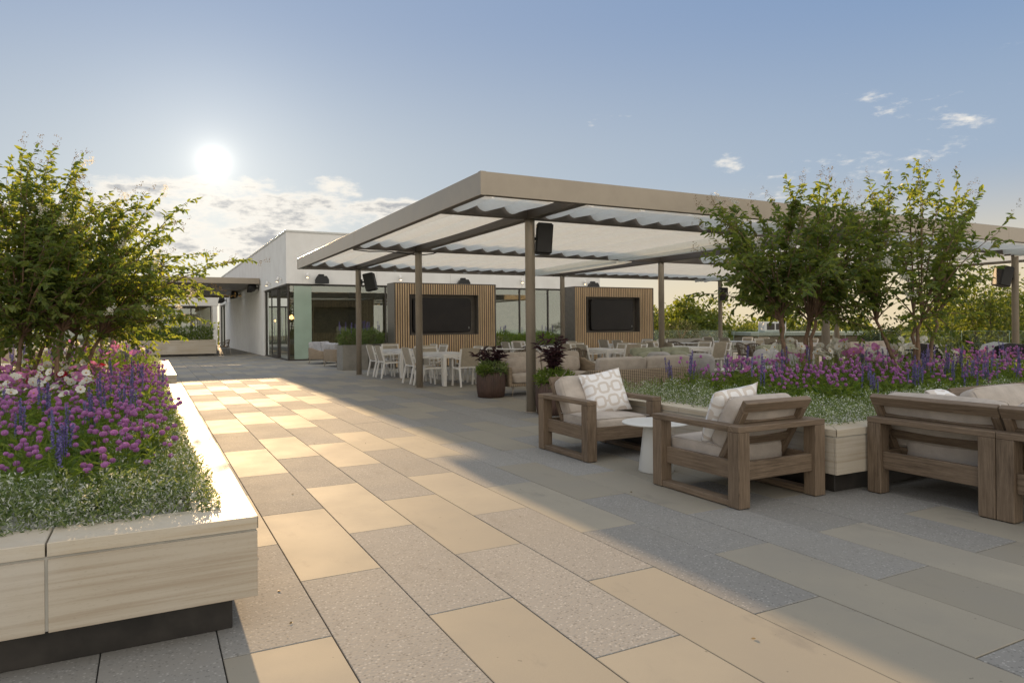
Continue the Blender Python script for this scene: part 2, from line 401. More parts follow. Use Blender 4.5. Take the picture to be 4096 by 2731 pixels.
M = dict(
    paver=paver_mat(), joint=plain('joint_grit', (.035, .033, .03), .95), stone=stone_mat('limestone'), coping=stone_mat('limestone_coping', (.53, .47, .37), (.45, .37, .26)),
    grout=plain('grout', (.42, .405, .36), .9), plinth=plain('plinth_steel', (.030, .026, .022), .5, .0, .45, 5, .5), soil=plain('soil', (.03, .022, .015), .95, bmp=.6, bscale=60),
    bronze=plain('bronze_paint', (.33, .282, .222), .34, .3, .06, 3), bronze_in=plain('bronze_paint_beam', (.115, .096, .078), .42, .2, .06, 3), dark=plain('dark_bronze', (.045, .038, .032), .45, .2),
    teak=wood_mat('weathered_teak', (.095, .066, .042), (.225, .165, .112)), cedar=wood_mat('slat_oak', (.52, .355, .20), (.68, .49, .295), .8, .5),
    cush=fabric_mat('cushion_taupe', (.45, .395, .34)), cush_g=fabric_mat('cushion_grey', (.42, .41, .41)), sage=fabric_mat('cushion_sage', (.31, .32, .235)),
    shade=fabric_mat('shade_cloth', (.88, .92, .92), .38, .02), print=pillow_mat(), white=plain('white_paint', (.78, .76, .72), .4, 0, .03), mesh=fabric_mat('sling_mesh', (.53, .47, .375), .25),
    rope=wicker_mat('brown_rope', (.16, .12, .08), (.24, .185, .13), 90), ropeg=plain('grey_rope', (.34, .31, .27), .8, bmp=.4, bscale=200), wicker=wicker_mat('wicker', (.30, .23, .155), (.42, .33, .23), 75),
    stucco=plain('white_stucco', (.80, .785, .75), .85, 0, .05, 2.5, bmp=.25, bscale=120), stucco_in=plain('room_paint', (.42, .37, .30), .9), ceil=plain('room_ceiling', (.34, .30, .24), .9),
    concrete=plain('box_concrete', (.24, .225, .195), .7, 0, .12, 4, bmp=.2), pot=plain('ribbed_clay', (.075, .043, .032), .55, 0, .2, 8), black=plain('black_plastic', (.012, .012, .012), .5), screen=plain('screen_cover', (.018, .014, .012), .55, 0, .35, 1.6),
    enamel=plain('black_enamel', (.008, .008, .009), .22, 0, .1), steel=plain('brushed_steel', (.55, .55, .55), .32, .9, .1, 20), tabletop=plain('table_stone', (.60, .58, .54), .5), lacquer=plain('pale_lacquer', (.60, .60, .57), .42, 0, .03),
    glass=glass_mat('window_glass', (.86, .88, .80), 1.5, .9), glass_g=plain('green_film_glass', (.30, .385, .31), .12, 0, .06, 1.2, .8), rail=glass_mat('rail_glass', (.90, .96, .93), .9, 1.0), edge=plain('glass_edge', (.30, .42, .37), .2),
    bulb=glow_mat('lamp_glow', (1, .55, .22), 3.5), spot=glow_mat('spot_glow', (1, .75, .4), 3.0),
    bark=plain('myrtle_bark', (.20, .125, .08), .75, 0, .3, 14, bmp=.3, bscale=30), bark_d=plain('oak_bark', (.09, .07, .05), .9, 0, .3, 6),
    leaf=leafmat('myrtle_leaf', (.065, .108, .032), (.175, .205, .06), .5, tr_c=(3.0, 2.7, 1.0)), seed=leafmat('seed_brown', (.10, .075, .03), (.20, .14, .055), .2), petal_w=leafmat('white_petal', (.72, .70, .62), (.82, .80, .76), .45, .7, (1, .97, .85)),
    petal_p=leafmat('pink_petal', (.48, .15, .40), (.62, .28, .52), .45, .7, (1.2, 1, 1.05)), petal_r=leafmat('crimson_petal', (.12, .008, .02), (.22, .015, .04), .4, .6, (1.6, 1, 1)), globe=leafmat('globe_purple', (.34, .13, .34), (.55, .27, .53), .3, .8, (1.3, 1.1, 1.1)),
    sage_b=leafmat('salvia_blue', (.12, .10, .26), (.24, .20, .42), .25, .8, (1.2, 1.2, 1.2)), yolk=plain('flower_eye', (.55, .30, .02), .8), green=leafmat('bed_green', (.055, .105, .02), (.16, .215, .045), .45), silver=leafmat('frost_leaf', (.06, .105, .035), (.20, .25, .12), .35), frost=leafmat('frost_bract', (.60, .62, .54), (.75, .76, .70), .4, .7, (1, 1, .9)),
    plum=leafmat('plum_leaf', (.020, .009, .014), (.055, .022, .030), .2), grass=plain('meadow', (.07, .085, .03), .95, 0, .4, .05), brick=plain('far_brick', (.20, .13, .09), .9), roof=plain('roof_membrane', (.42, .40, .36), .8),
)
def stucco_mat():
    m, g, b = newmat('white_stucco'); t = g.add('ShaderNodeTexCoord').outputs['Object']
    col = g.mix(g.ramp(g.noise(t, 1.2, 5), .3, .7), (.76, .745, .71), (.82, .81, .775))
    col = g.mix(g.ramp(g.noise(g.vec(t, (3.2, 3.2, .12)), 1.5, 6, .6), .55, .75, 0, .22), col, (.58, .56, .52))
    g.put(b.inputs['Base Color'], col); b.inputs['Roughness'].default_value = .88; bump(g, b, g.noise(t, 120, 4), .25, .004); return m
M['stucco'] = stucco_mat()
M['oak'] = leafmat('oak_leaf', (.05, .08, .02), (.13, .155, .042), .4)
M['oak_y'] = leafmat('turning_leaf', (.065, .095, .02), (.15, .16, .036), .4, tr_c=(2.2, 2.2, .9))
M['pine'] = leafmat('pine_needle', (.025, .04, .016), (.065, .08, .028), .2)
# ------------------------------------------------------------------ the setting
U = .46; X1 = .56676*U; PL = 3.26*U
def struct(o): return tag(o, kind='structure')
def line_x(i): return X1 + i*U
def make_paving():
    V = []; F = []; T = []; gap = .0028; ch = .0025
    for i in range(-18, 56):
        xa, xb = line_x(i)+gap, line_x(i+1)-gap
        ph = (1.98 if i % 2 else .34)*U
        j = int((-4-ph)//PL)
        while True:
            y0 = ph + j*PL; y1 = y0+PL
            if y0 > 63: break
            r = rnd.random()
            grey = (j % 2 == 1) if i % 2 else (j % 2 == 0)
            if i % 2: grey = (j % 2 == 1)
            if r < .05 and y0 > 5: grey = not grey
            jj = j; j += 1
            if xa > 5.4 and y0 > 30.6: continue
            k = len(V); ya, yb = y0+gap, y1-gap; dz = rnd.uniform(-.0009, .0009)
            for z, e in ((-.03, 0), (-ch+dz, 0), (dz, ch)):
                V += [(xa+e, ya+e, z), (xb-e, ya+e, z), (xb-e, yb-e, z), (xa+e, yb-e, z)]
            F.append((k+8, k+9, k+10, k+11))
            for q in range(4):
                w = (q+1) % 4
                F.append((k+q, k+w, k+4+w, k+4+q)); F.append((k+4+q, k+4+w, k+8+w, k+8+q))
            T += [(1 if grey else 0) + min(.97, max(.02, rnd.gauss(.5, .28)))]*9
    return raw_mesh('paving', V, F, M['paver'], tone=T)
struct(make_paving())
b = MB(); b.bx(-8.2, 25.9, -5, 63.5, -7, -.016, .001); struct(b.build('terrace_slab', M['joint']))
b = MB(); n = 24
rim = [b.vert((600*math.cos(2*math.pi*k/n), 600*math.sin(2*math.pi*k/n), -7)) for k in range(n)]; b.face(rim); struct(b.build('ground', M['grass']))

# ------------------------------------------------------------------ stone planters
def stone_planter(label, x0, x1, y0, y1, top=.53, zb=.165, cw=.26, plen=1.0, px=None, group='limestone clad planters on the terrace'):
    """clad box on a set-back plinth with a mitred coping"""
    t = thing('stone_planter', label, 'planter', (x0, y0, 0), 0, group); w, d = x1-x0, y1-y0; c = .055
    b = MB(); b.bx(.1, w-.1, .1, d-.1, 0, zb+.02, .003); b.build('plinth', M['plinth'], t)
    b = MB(); b.bx(.007, w-.007, .007, d-.007, zb+.004, top-c-.002, .002); b.build('core', M['grout'], t)
    b = MB(); jw = .006; hc = top-c-.012
    def run(n0, n1, step, off):
        e = [n0]; q = n0+off
        while q < n1-.12: e.append(q); q += step
        return e+[n1]
    ex = run(0, w, plen, px or plen*.8); ey = run(.022, d-.022, plen, plen*.9)
    for a, q in zip(ex, ex[1:]):
        b.bx(a+jw*(a > 0), q-jw*(q < w), 0, .022, zb, hc, .0015); b.bx(a+jw*(a > 0), q-jw*(q < w), d-.022, d, zb, hc, .0015)
    for a, q in zip(ey, ey[1:]):
        b.bx(0, .022, a+jw, q-jw, zb, hc, .0015); b.bx(w-.022, w, a+jw, q-jw, zb, hc, .0015)
    b.build('cladding', M['stone'], t)
    b = MB(); h = c; jn = .004
    def prism(p):                                            # flat polygon with thickness and a small arris
        lo = [b.vert((x, y, top-h)) for x, y in p]; m1 = [b.vert((x, y, top-.003)) for x, y in p]
        cx, cy = sum(x for x, y in p)/len(p), sum(y for x, y in p)/len(p)
        hi = [b.vert((x+(.003 if x < cx else -.003), y+(.003 if y < cy else -.003), top)) for x, y in p]
        N = len(p); b.face(hi); b.face(list(reversed(lo)))
        for q in range(N):
            r_ = (q+1) % N; b.face((lo[q], lo[r_], m1[r_], m1[q])); b.face((m1[q], m1[r_], hi[r_], hi[q]))
    def side(L, f):
        e = run(0, L, plen, px or plen*.8)
        for a, q in zip(e, e[1:]):
            a2, q2 = a+jn*(a > 0), q-jn*(q < L)
            prism([f(a2+(.001 if a == 0 else 0), -.004), f(q2-(.001 if q == L else 0), -.004), f(q2-(cw if q == L else 0), cw), f(a2+(cw if a == 0 else 0), cw)])
    side(w, lambda s_, k: (s_, k)); side(w, lambda s_, k: (w-s_, d-k)); side(d, lambda s_, k: (w-k, s_)); side(d, lambda s_, k: (k, d-s_))
    b.build('coping', M['coping'], t)
    b = MB(); b.bx(.05, w-.05, .05, d-.05, zb+.05, top-.06, .01); b.build('soil', M['soil'], t)
    return t
PA = (-2.9, .43, 3.36, 12.1); PB = (-2.9, .44, 14.5, 21.2); PC = (4.89, 14.5, 3.73, 7.3); PD = (-1.4, 3.0, 38.34, 39.6)
stone_planter('pale limestone planter with the cut corner of its coping glaring in low sun', *PA, px=2.52)
stone_planter('limestone planter behind the near sunlit one, stepping back along the walkway', *PB)
stone_planter('limestone planter behind the two teak armchairs, its corner beside the sectional', *PC, px=.7)
stone_planter('long low limestone planter in the shade in front of the far glass wing', *PD, top=.82, zb=.12, plen=.75)

# ------------------------------------------------------------------ the clubhouse
bd = thing('clubhouse', 'white stucco building with a glass corner room behind the two screen walls', 'building', (5.1, 30.2, 0))
def P(b, name, mat, par=bd, loc=True):
    o = b.build(name, mat, par); return o
HZ, TZ = 3.26, 5.43
b = MB()
for a, q in ((0, 3.9), (3.9, 7.45), (7.45, 11.25), (11.25, 15.95)): b.bx(a+.004*(a > 0), q-.004*(q < 15.9), 0, .3, HZ, TZ, .003)
b.bx(15.65, 15.95, .302, 31.8, 0, TZ, .003)
P(b, 'front_wall', M['stucco'])
b = MB(); b.bx(0, .3, .302, 31.8, HZ, TZ, .003); b.bx(0, .3, 6.6, 26.6, 0, HZ-.004, .003); b.bx(0, .3, 31.2, 31.8, 0, HZ-.004, .003)
P(b, 'side_wall', M['stucco'])
b = MB(); b.bx(-.03, 15.98, -.03, .33, TZ+.002, TZ+.085, .006); b.bx(-.03, .33, .332, 31.8, TZ+.002, TZ+.085, .006); P(b, 'roof_edge', M['lacquer'])
b = MB(); b.bx(.3, 15.65, .3, 31.8, TZ-.35, TZ-.2, .003); P(b, 'roof', M['roof'])
b = MB(); b.bx(.1, 15.6, .25, 31.8, -.01, .006, .001); P(b, 'room_floor', M['concrete'])
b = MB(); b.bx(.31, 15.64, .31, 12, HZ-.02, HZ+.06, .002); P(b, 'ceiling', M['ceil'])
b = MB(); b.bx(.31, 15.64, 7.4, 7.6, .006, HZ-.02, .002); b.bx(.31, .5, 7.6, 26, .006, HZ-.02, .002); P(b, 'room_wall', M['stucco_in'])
b = MB(); b.bx(4.5, 4.75, 2.5, 7.3, .006, HZ-.02, .002); P(b, 'partition', M['concrete']); b = MB(); b.bx(9.6, 9.8, 2.2, 7.3, .006, HZ-.02, .002); P(b, 'partition', M['concrete'])
def bar(name, *bx_): c = MB(); c.bx(*bx_, .003); P(c, name, M['dark'])
bar('head_rail', .01, 15.6, .06, .2, HZ-.075, HZ-.003); bar('head_rail', .06, .2, .21, 6.6, HZ-.075, HZ-.003)
bar('sill_rail', .06, 15.6, .06, .2, .0, .05); bar('sill_rail', .06, .2, .21, 6.6, .0, .05)
for x in (.09, 4.33, 9.81, 11.19, 11.96, 12.82, 13.7, 15.5): bar('mullion', x-.03, x+.03, .07, .19, .05, HZ-.078)
for y in (2.6, 4.55, 6.5): bar('mullion', .07, .19, y-.045, y+.045, .05, HZ-.078)
for y in (26.7, 28.85, 31.1): bar('mullion', .07, .19, y-.05, y+.05, 0, HZ-.125)
bar('head_rail', .07, .19, 26.65, 31.15, HZ-.12, HZ-.012)
fx = [.12, 4.3, 9.78, 11.16, 11.93, 12.79, 13.67, 15.47]
for a, q in zip(fx, fx[1:]):
    c = MB(); c.bx(a+.035, q-.0, .122, .134, .052, HZ-.08, .001); P(c, 'window_pane', M['glass'])
c = MB(); c.bx(.32, 1.05, .09, .102, .06, HZ-.085, .001); tag(P(c, 'sliding_pane', M['glass_g']), 'pale green sheet of sliding glass')
for a, q in ((.2, 2.55), (4.6, 6.45), (26.76, 28.79), (28.91, 31.04)):
    c = MB(); c.bx(.122, .134, a, q, .052, HZ-.08, .001); P(c, 'window_pane', M['glass'])
dr = MB(); dr.bx(.05, .11, 2.66, 4.49, .03, .16, .003); dr.bx(.05, .11, 2.66, 4.49, HZ-.36, HZ-.1, .003); dr.bx(.05, .11, 2.66, 2.78, .165, HZ-.365, .003); dr.bx(.05, .11, 4.37, 4.49, .165, HZ-.365, .003)
dr = P(dr, 'door', M['dark']); c = MB(); c.bx(.074, .086, 2.785, 4.365, .165, HZ-.365, .001); c.build('door_pane', M['glass'], dr)
c = MB(); c.tube([(0, 2.9, .8), (-.05, 2.9, .82), (-.05, 2.9, 1.9), (0, 2.9, 1.92)], .016, 8); c.build('handle', M['steel'], dr)
# the far wing
wg = thing('glass_wing', 'far glazed wing with a white roof band closing the walkway', 'building', (-9, 62, 0))
b = MB(); b.bx(0, 14.05, 0, .3, HZ, TZ, .003); b.bx(13.6, 13.95, .02, .28, 0, HZ-.003, .003); b.bx(0, .3, .3, 9, 0, TZ, .003); b.bx(0, 14.4, 9, 9.3, 0, TZ, .003); b.build('wall', M['stucco'], wg)
b = MB(); b.bx(-.03, 14.05, -.03, .33, TZ+.002, TZ+.085, .006); b.bx(.3, 14.05, .34, 9, TZ-.3, TZ-.15, .003); b.build('roof', M['lacquer'], wg)
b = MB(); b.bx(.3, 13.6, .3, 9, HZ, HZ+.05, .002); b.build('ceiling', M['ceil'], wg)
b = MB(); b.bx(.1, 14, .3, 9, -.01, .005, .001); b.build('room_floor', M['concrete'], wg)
for k in range(10): b = MB(); b.bx(.1+k*1.48, .18+k*1.48, .1, .2, 0, HZ-.12, .003); b.build('mullion', M['dark'], wg)
b = MB(); b.bx(.1, 13.5, .1, .2, HZ-.118, HZ-.005, .003); b.build('head_rail', M['dark'], wg)
for k in range(9):
    b = MB(); b.bx(.19+k*1.48, 1.57+k*1.48, .144, .156, .02, HZ-.12, .001); b.build('window_pane', M['glass'], wg)
# pendants in both rooms
def pendant(label, loc, drop=1.2):
    t = thing('pendant_lamp', label, 'lamp', loc, 0, 'pendant lamps behind the glass')
    b = MB()
    for k in range(10):
        a = 2*math.pi*k/10; b.tube([(.09*math.cos(a), .09*math.sin(a), .42), (.2*math.cos(a), .2*math.sin(a), .0)], .010, 5)
    b.tube([(.09*math.cos(2*math.pi*k/12), .09*math.sin(2*math.pi*k/12), .42) for k in range(12)], .014, 5, closed=True); b.tube([(.2*math.cos(2*math.pi*k/12), .2*math.sin(2*math.pi*k/12), 0) for k in range(12)], .014, 5, closed=True)
    b.build('lamp_shade', M['black'], t)
    b = MB(); b.lathe([(.02, .02), (.085, .06), (.095, .13), (.06, .2), (.02, .24)], n=12); b.build('bulb', M['bulb'], t)
    b = MB(); b.tube([(0, 0, .42), (0, 0, .42+drop)], .008, 5); b.build('cord', M['black'], t)
for k, (x, y, z) in enumerate(((5.72, 32.6, 1.75), (6.05, 33.5, 1.75), (5.95, 31.7, 1.75))): pendant(f'black caged pendant glowing orange behind the corner glass, {("middle", "far", "near")[k]} one of three', (x, y, z), HZ-z-.44)
for k, x in enumerate((.6, 1.5, 2.2)): pendant(f'caged pendant glowing in the far glass wing, {("first", "second", "third")[k]} from the tree', (x, 63.6, 1.9), HZ-2.34)

# canopy over the walkway at the far wing
cp = thing('walkway_canopy', 'flat dark-soffited canopy bracketed off the white side wall over the walkway', 'canopy', (0, 0, 0))
b = MB(); b.bx(-1.2, 5.06, 37.86, 37.95, 3.68, 3.98, .004); b.bx(-1.2, 5.06, 53.5, 53.6, 3.60, 3.9, .004); b.bx(-1.2, -1.12, 37.96, 53.49, 3.68, 3.97, .004); b.bx(4.97, 5.06, 37.96, 53.49, 3.68, 3.975, .004); b.build('fascia', M['bronze'], cp)
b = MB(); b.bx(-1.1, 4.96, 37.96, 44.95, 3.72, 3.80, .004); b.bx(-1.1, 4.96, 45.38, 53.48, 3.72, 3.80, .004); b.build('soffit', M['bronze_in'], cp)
for y in (39.5, 42, 47):
    b = MB(); b.lathe([(.11, 0), (.12, .02), (.12, .06)], (2.6, y, 3.655), 14); b.build('downlight', M['lacquer'], cp)

# ------------------------------------------------------------------ pergola with cloth shades
pg = thing('pergola', 'bronze steel pergola with scalloped cream cloth shades over the dining terrace', 'pergola', (0, 0, 0))
PX0, PX1, PY0, PY1 = 3.82, 22.4, 8.14, 20.76; ZB, ZT = 3.10, 3.405
CX = (5.45, 12.5, 19.72); CY = (9.77, 15.0, 20.16)
def channel(name, x0, x1, y0, y1):
    L = max(x1-x0, y1-y0); n = max(1, round(L/5.6))
    for k in range(n):
        b = MB(); f0, f1 = k/n, (k+1)/n; e = .0015
        if x1-x0 > y1-y0: b.bx(x0+(x1-x0)*f0+e, x0+(x1-x0)*f1-e, y0, y1, ZB, ZT, .004)
        else: b.bx(x0, x1, y0+(y1-y0)*f0+e, y0+(y1-y0)*f1-e, ZB, ZT, .004)
        b.build(name, M['bronze'], pg)
channel('fascia', PX0, PX1, PY0, PY0+.012); channel('fascia', PX0, PX1, PY1-.012, PY1); channel('fascia', PX0, PX0+.012, PY0+.013, PY1-.013); channel('fascia', PX1-.012, PX1, PY0+.013, PY1-.013)
for (cx_, cy_) in ((PX0, PY0), (PX0, PY1), (PX1, PY0), (PX1, PY1)):
    b = MB(); sx_ = 1 if cx_ == PX0 else -1; sy_ = 1 if cy_ == PY0 else -1
    b.bx(cx_-.004*sx_, cx_+.075*sx_, cy_-.004*sy_, cy_-.0005*sy_, ZB-.003, ZT+.003, .001); b.bx(cx_-.004*sx_, cx_-.0005*sx_, cy_, cy_+.075*sy_, ZB-.003, ZT+.003, .001); b.build('corner_plate', M['bronze'], pg)
b = MB()                                                   # flanges of the channel
for z in (ZB+.0065, ZT-.0065):
    b.bx(PX0+.013, PX1-.013, PY0+.013, PY0+.11, z-.005, z+.005, .002); b.bx(PX0+.013, PX1-.013, PY1-.11, PY1-.013, z-.005, z+.005, .002)
    b.bx(PX0+.013, PX0+.11, PY0+.111, PY1-.111, z-.005, z+.005, .002); b.bx(PX1-.11, PX1-.013, PY0+.111, PY1-.111, z-.005, z+.005, .002)
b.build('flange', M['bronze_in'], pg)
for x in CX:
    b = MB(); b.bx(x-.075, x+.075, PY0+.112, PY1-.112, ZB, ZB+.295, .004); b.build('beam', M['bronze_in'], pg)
xs = (PX0+.112,) + CX + (PX1-.112,)
for y in CY:
    for k in range(4):
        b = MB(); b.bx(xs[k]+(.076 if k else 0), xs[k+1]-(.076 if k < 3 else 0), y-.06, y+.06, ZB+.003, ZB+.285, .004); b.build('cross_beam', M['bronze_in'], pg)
for x in CX:
    for y in CY:
        b = MB(); b.lathe([(.08, 0), (.08, 3.03), (.081, ZB-.002)], (x, y, 0), 28); b.lathe([(.12, 0.002), (.12, .012)], (x, y, 0), 24); b.build('column', M['bronze'], pg)
def shade(x0, x1, y0, y1, bunch=.0, seed=0):
    """cloth hung in troughs between cross wires; bunch = share of the width gathered tight at the far x end"""
    q = random.Random(seed); V = []; x = x0; prof = []
    while x < x1-.1:
        tight = x > x1-(x1-x0)*bunch*.45
        p = q.uniform(.13, .2) if tight else q.uniform(.43, .50)
        if x+p > x1-.08: p = x1-x
        sag = q.uniform(.28, .36) if tight else q.uniform(.225, .27)
        for k in range(10): t = k/10; prof.append((x+p*t**1.3, ZB+.29-sag*(1-abs(2*t-1)**2), 1 if k == 0 else 0))
        x += p
    prof.append((x1, ZB+.29, 1)); ny = 8; b = MB()
    rows = []
    for j in range(ny+1):
        t = j/ny; rows.append([b.vert((px, y0+(y1-y0)*t, pz+.012*math.sin(3*px+5*t+seed) * (0 if c else 1))) for px, pz, c in prof])
    for j in range(ny):
        for i in range(len(prof)-1): b.face((rows[j][i], rows[j][i+1], rows[j+1][i+1], rows[j+1][i]), [(prof[i][0], y0+j*.6), (prof[i+1][0], y0+j*.6), (prof[i+1][0], y0+j*.6+.6), (prof[i][0], y0+j*.6+.6)], True)
    o = b.build('shade_cloth', M['shade'], pg)
    for y in (y0-.015, y1+.015):
        b = MB(); b.tube([(x0-.05, y, ZB+.296), (x1+.05, y, ZB+.296)], .006, 6); b.build('guide_wire', M['steel'], o)
sd_ = 1
for (ya, yb) in ((PY0+.33, CY[0]-.1), (CY[0]+.13, CY[1]-.11), (CY[1]+.13, CY[2]-.11), (CY[2]+.1, PY1-.14)):
    shade(PX0+.15, CX[0]-.1, ya, yb, 0, sd_); shade(CX[0]+.12, CX[0]+(4.9 if ya < 9 else 5.9 if ya < 12 else 6.3), ya, yb, .35, sd_+1)
    shade(CX[1]+(1.3 if ya < 14 else .3), CX[2]-.15, ya, yb, .3, sd_+2); shade(CX[2]+.12, PX1-.15, ya, yb, 0, sd_+3); sd_ += 5
b = MB(); b.tube([(3.95, 15, 3.085), (4.3, 15.0, 3.06), (4.7, 15., 3.08), (5.1, 15, 3.05), (5.37, 15, 3.03)], .013, 7); b.tube([(5.53, 14.99, 3.03), (5.8, 14.99, 3.07), (5.9, 14.99, 3.11)], .013, 7); b.build('power_cable', M['black'], pg)
b = MB(); b.bx(5.53, 5.66, 14.93, 15.03, .52, .66, .006); b.build('outlet_box', M['concrete'], pg)

# ------------------------------------------------------------------ screen walls
def media_wall(label, x0, w, y0=22.3, d=.72, h=2.87):
    t = thing('media_wall', label, 'screen wall', (x0, y0, 0), 0, 'slatted screen walls')
    rx0, rx1, rz0, rz1 = .60, w-.70, 1.12, 2.48
    b = MB(); e = .035
    b.bx(0, w, .02, d-.02, 0, rz0, .003); b.bx(0, w, .02, d-.02, rz1, h, .003); b.bx(0, rx0, .02, d-.02, rz0+.001, rz1-.001, .003); b.bx(rx1, w, .02, d-.02, rz0+.001, rz1-.001, .003); b.bx(rx0+.001, rx1-.001, .26, d-.26, rz0+.001, rz1-.001, .003)
    b.bx(-.006, .03, -.02, d+.02, .001, h+.01, .003); b.bx(w-.03, w+.006, -.02, d+.02, .001, h+.01, .003); b.bx(.031, w-.031, -.02, d+.02, h-.02, h+.012, .003)
    b.build('carcass', plain('wall_bronze', (.17, .15, .125), .42, .3), t)
    for yy, nm in ((-.012, 0), (d-.008, 1)):
        b = MB(); p = .084; n = int((w-.07)/p); p = (w-.07)/n
        for k in range(n):
            a = .035+k*p+.016; q = a+p-.032; b.t = rnd.random(); yb_ = yy+.02
            if q < rx0 or a > rx1: b.bx(a, q, yy, yb_, .05, h-.022, .002)
            else: b.bx(a, q, yy, yb_, .05, rz0-.012, .002); b.bx(a, q, yy, yb_, rz1+.012, h-.022, .002)
        b.build('slat_panel', M['cedar'], t)
    b = MB()
    for (a, q, z0, z1) in ((rx0-.02, rx1+.02, rz0-.012, rz0), (rx0-.02, rx1+.02, rz1, rz1+.012), (rx0-.02, rx0-.001, rz0+.001, rz1-.001), (rx1+.001, rx1+.02, rz0+.001, rz1-.001)): b.bx(a, q, -.014, .018, z0, z1, .002)
    b.build('recess_trim', M['bronze_in'], t)
    b = MB()
    for yy in (.012, d-.0195):
        for (a, q, z0, z1) in ((.031, rx0-.021, .04, h-.021), (rx1+.021, w-.031, .04, h-.021), (rx0-.0205, rx1+.0205, .04, rz0-.013), (rx0-.0205, rx1+.0205, rz1+.013, h-.021)): b.bx(a, q, yy, yy+.0075, z0, z1, .001)
    b.build('backing_felt', M['black'], t)
    return t
media_wall('oak slatted screen wall nearer the grey planter boxes, a pergola post crossing its screen', 7.23, 3.78)
media_wall('oak slatted screen wall whose covered screen is in full view beside the trees', 14.35, 3.81)
def tv(label, x, y, z, w, h):
    t = thing('television', label, 'television', (x, y, z), 0, 'covered televisions')
    b = MB(); b.cushion((0, 0, 0), (w, .10, h), 14, (0, .02, 0), n=8); b.build('dust_cover', M['screen'], t)
    b = MB(); b.bx(-.15, .15, .05, .13, -.15, .15, .004); b.build('wall_bracket', M['black'], t)
    b = MB(); b.bx(w/2-.10, w/2-.085, -.062, -.055, -h/2+.13, -h/2+.2, .001); b.build('zip_pull', M['lacquer'], t)
tv('covered black television in the recess behind the slender pergola post', 9.0, 22.43, 1.78, 2.16, 1.2)
tv('covered black television hung in the screen wall next to the trees', 16.2, 22.43, 1.79, 2.05, 1.24)

# ------------------------------------------------------------------ railings
def railing(label, p, q, gap_n, h=1.07):
    p, q = Vector(p), Vector(q); t = thing('glass_railing', label, 'railing', (0, 0, 0)); d = (q-p); L = d.length; n = int(L/1.55); a = math.atan2(d.y, d.x)
    b = MB(); b.beam(p+Vector((0, 0, .05)), q+Vector((0, 0, .05)), .07, .1); b.build('base_shoe', M['bronze'], t)
    for k in range(n):
        u, v = p+d*((k+.012)/n), p+d*((k+.988)/n); b = MB(); b.beam(u+Vector((0, 0, .1+(h-.1)/2)), v+Vector((0, 0, .1+(h-.1)/2)), .016, h-.1, .001); o = b.build('glass_pane', M['rail'], t)
        b = MB(); b.beam(u+Vector((0, 0, h+.004)), v+Vector((0, 0, h+.004)), .018, .006, .001)
        b.beam(u+Vector((0, 0, .11)), u+Vector((0, 0, h)), .018, .006, .001); b.build('glass_edge', M['edge'], o)
railing('clear glass railing along the terrace edge in front of the big trees', (25.6, 2, 0), (25.6, 33, 0), 20)
railing('short clear glass railing across the far terrace end past the screen walls', (21.3, 33, 0), (25.5, 33, 0), 3)
railing('glass railing behind the myrtle trunks on the sunny side', (-7.2, 1, 0), (-7.2, 40, 0), 20)

t = thing('floor_lamp', 'drum shaded standing lamp behind the corner room glass', 'lamp', (8.15, 33.2, .006)); b = MB(); b.lathe([(.2, 1.05), (.24, 1.05), (.24, 1.42), (.2, 1.42)], n=24); b.build('lamp_shade', M['lacquer'], t); b = MB(); b.lathe([(.16, 0), (.16, .03), (.03, .05), (.05, .4), (.03, 1.0), (.03, 1.1)], n=16); b.build('lamp_base', M['concrete'], t)
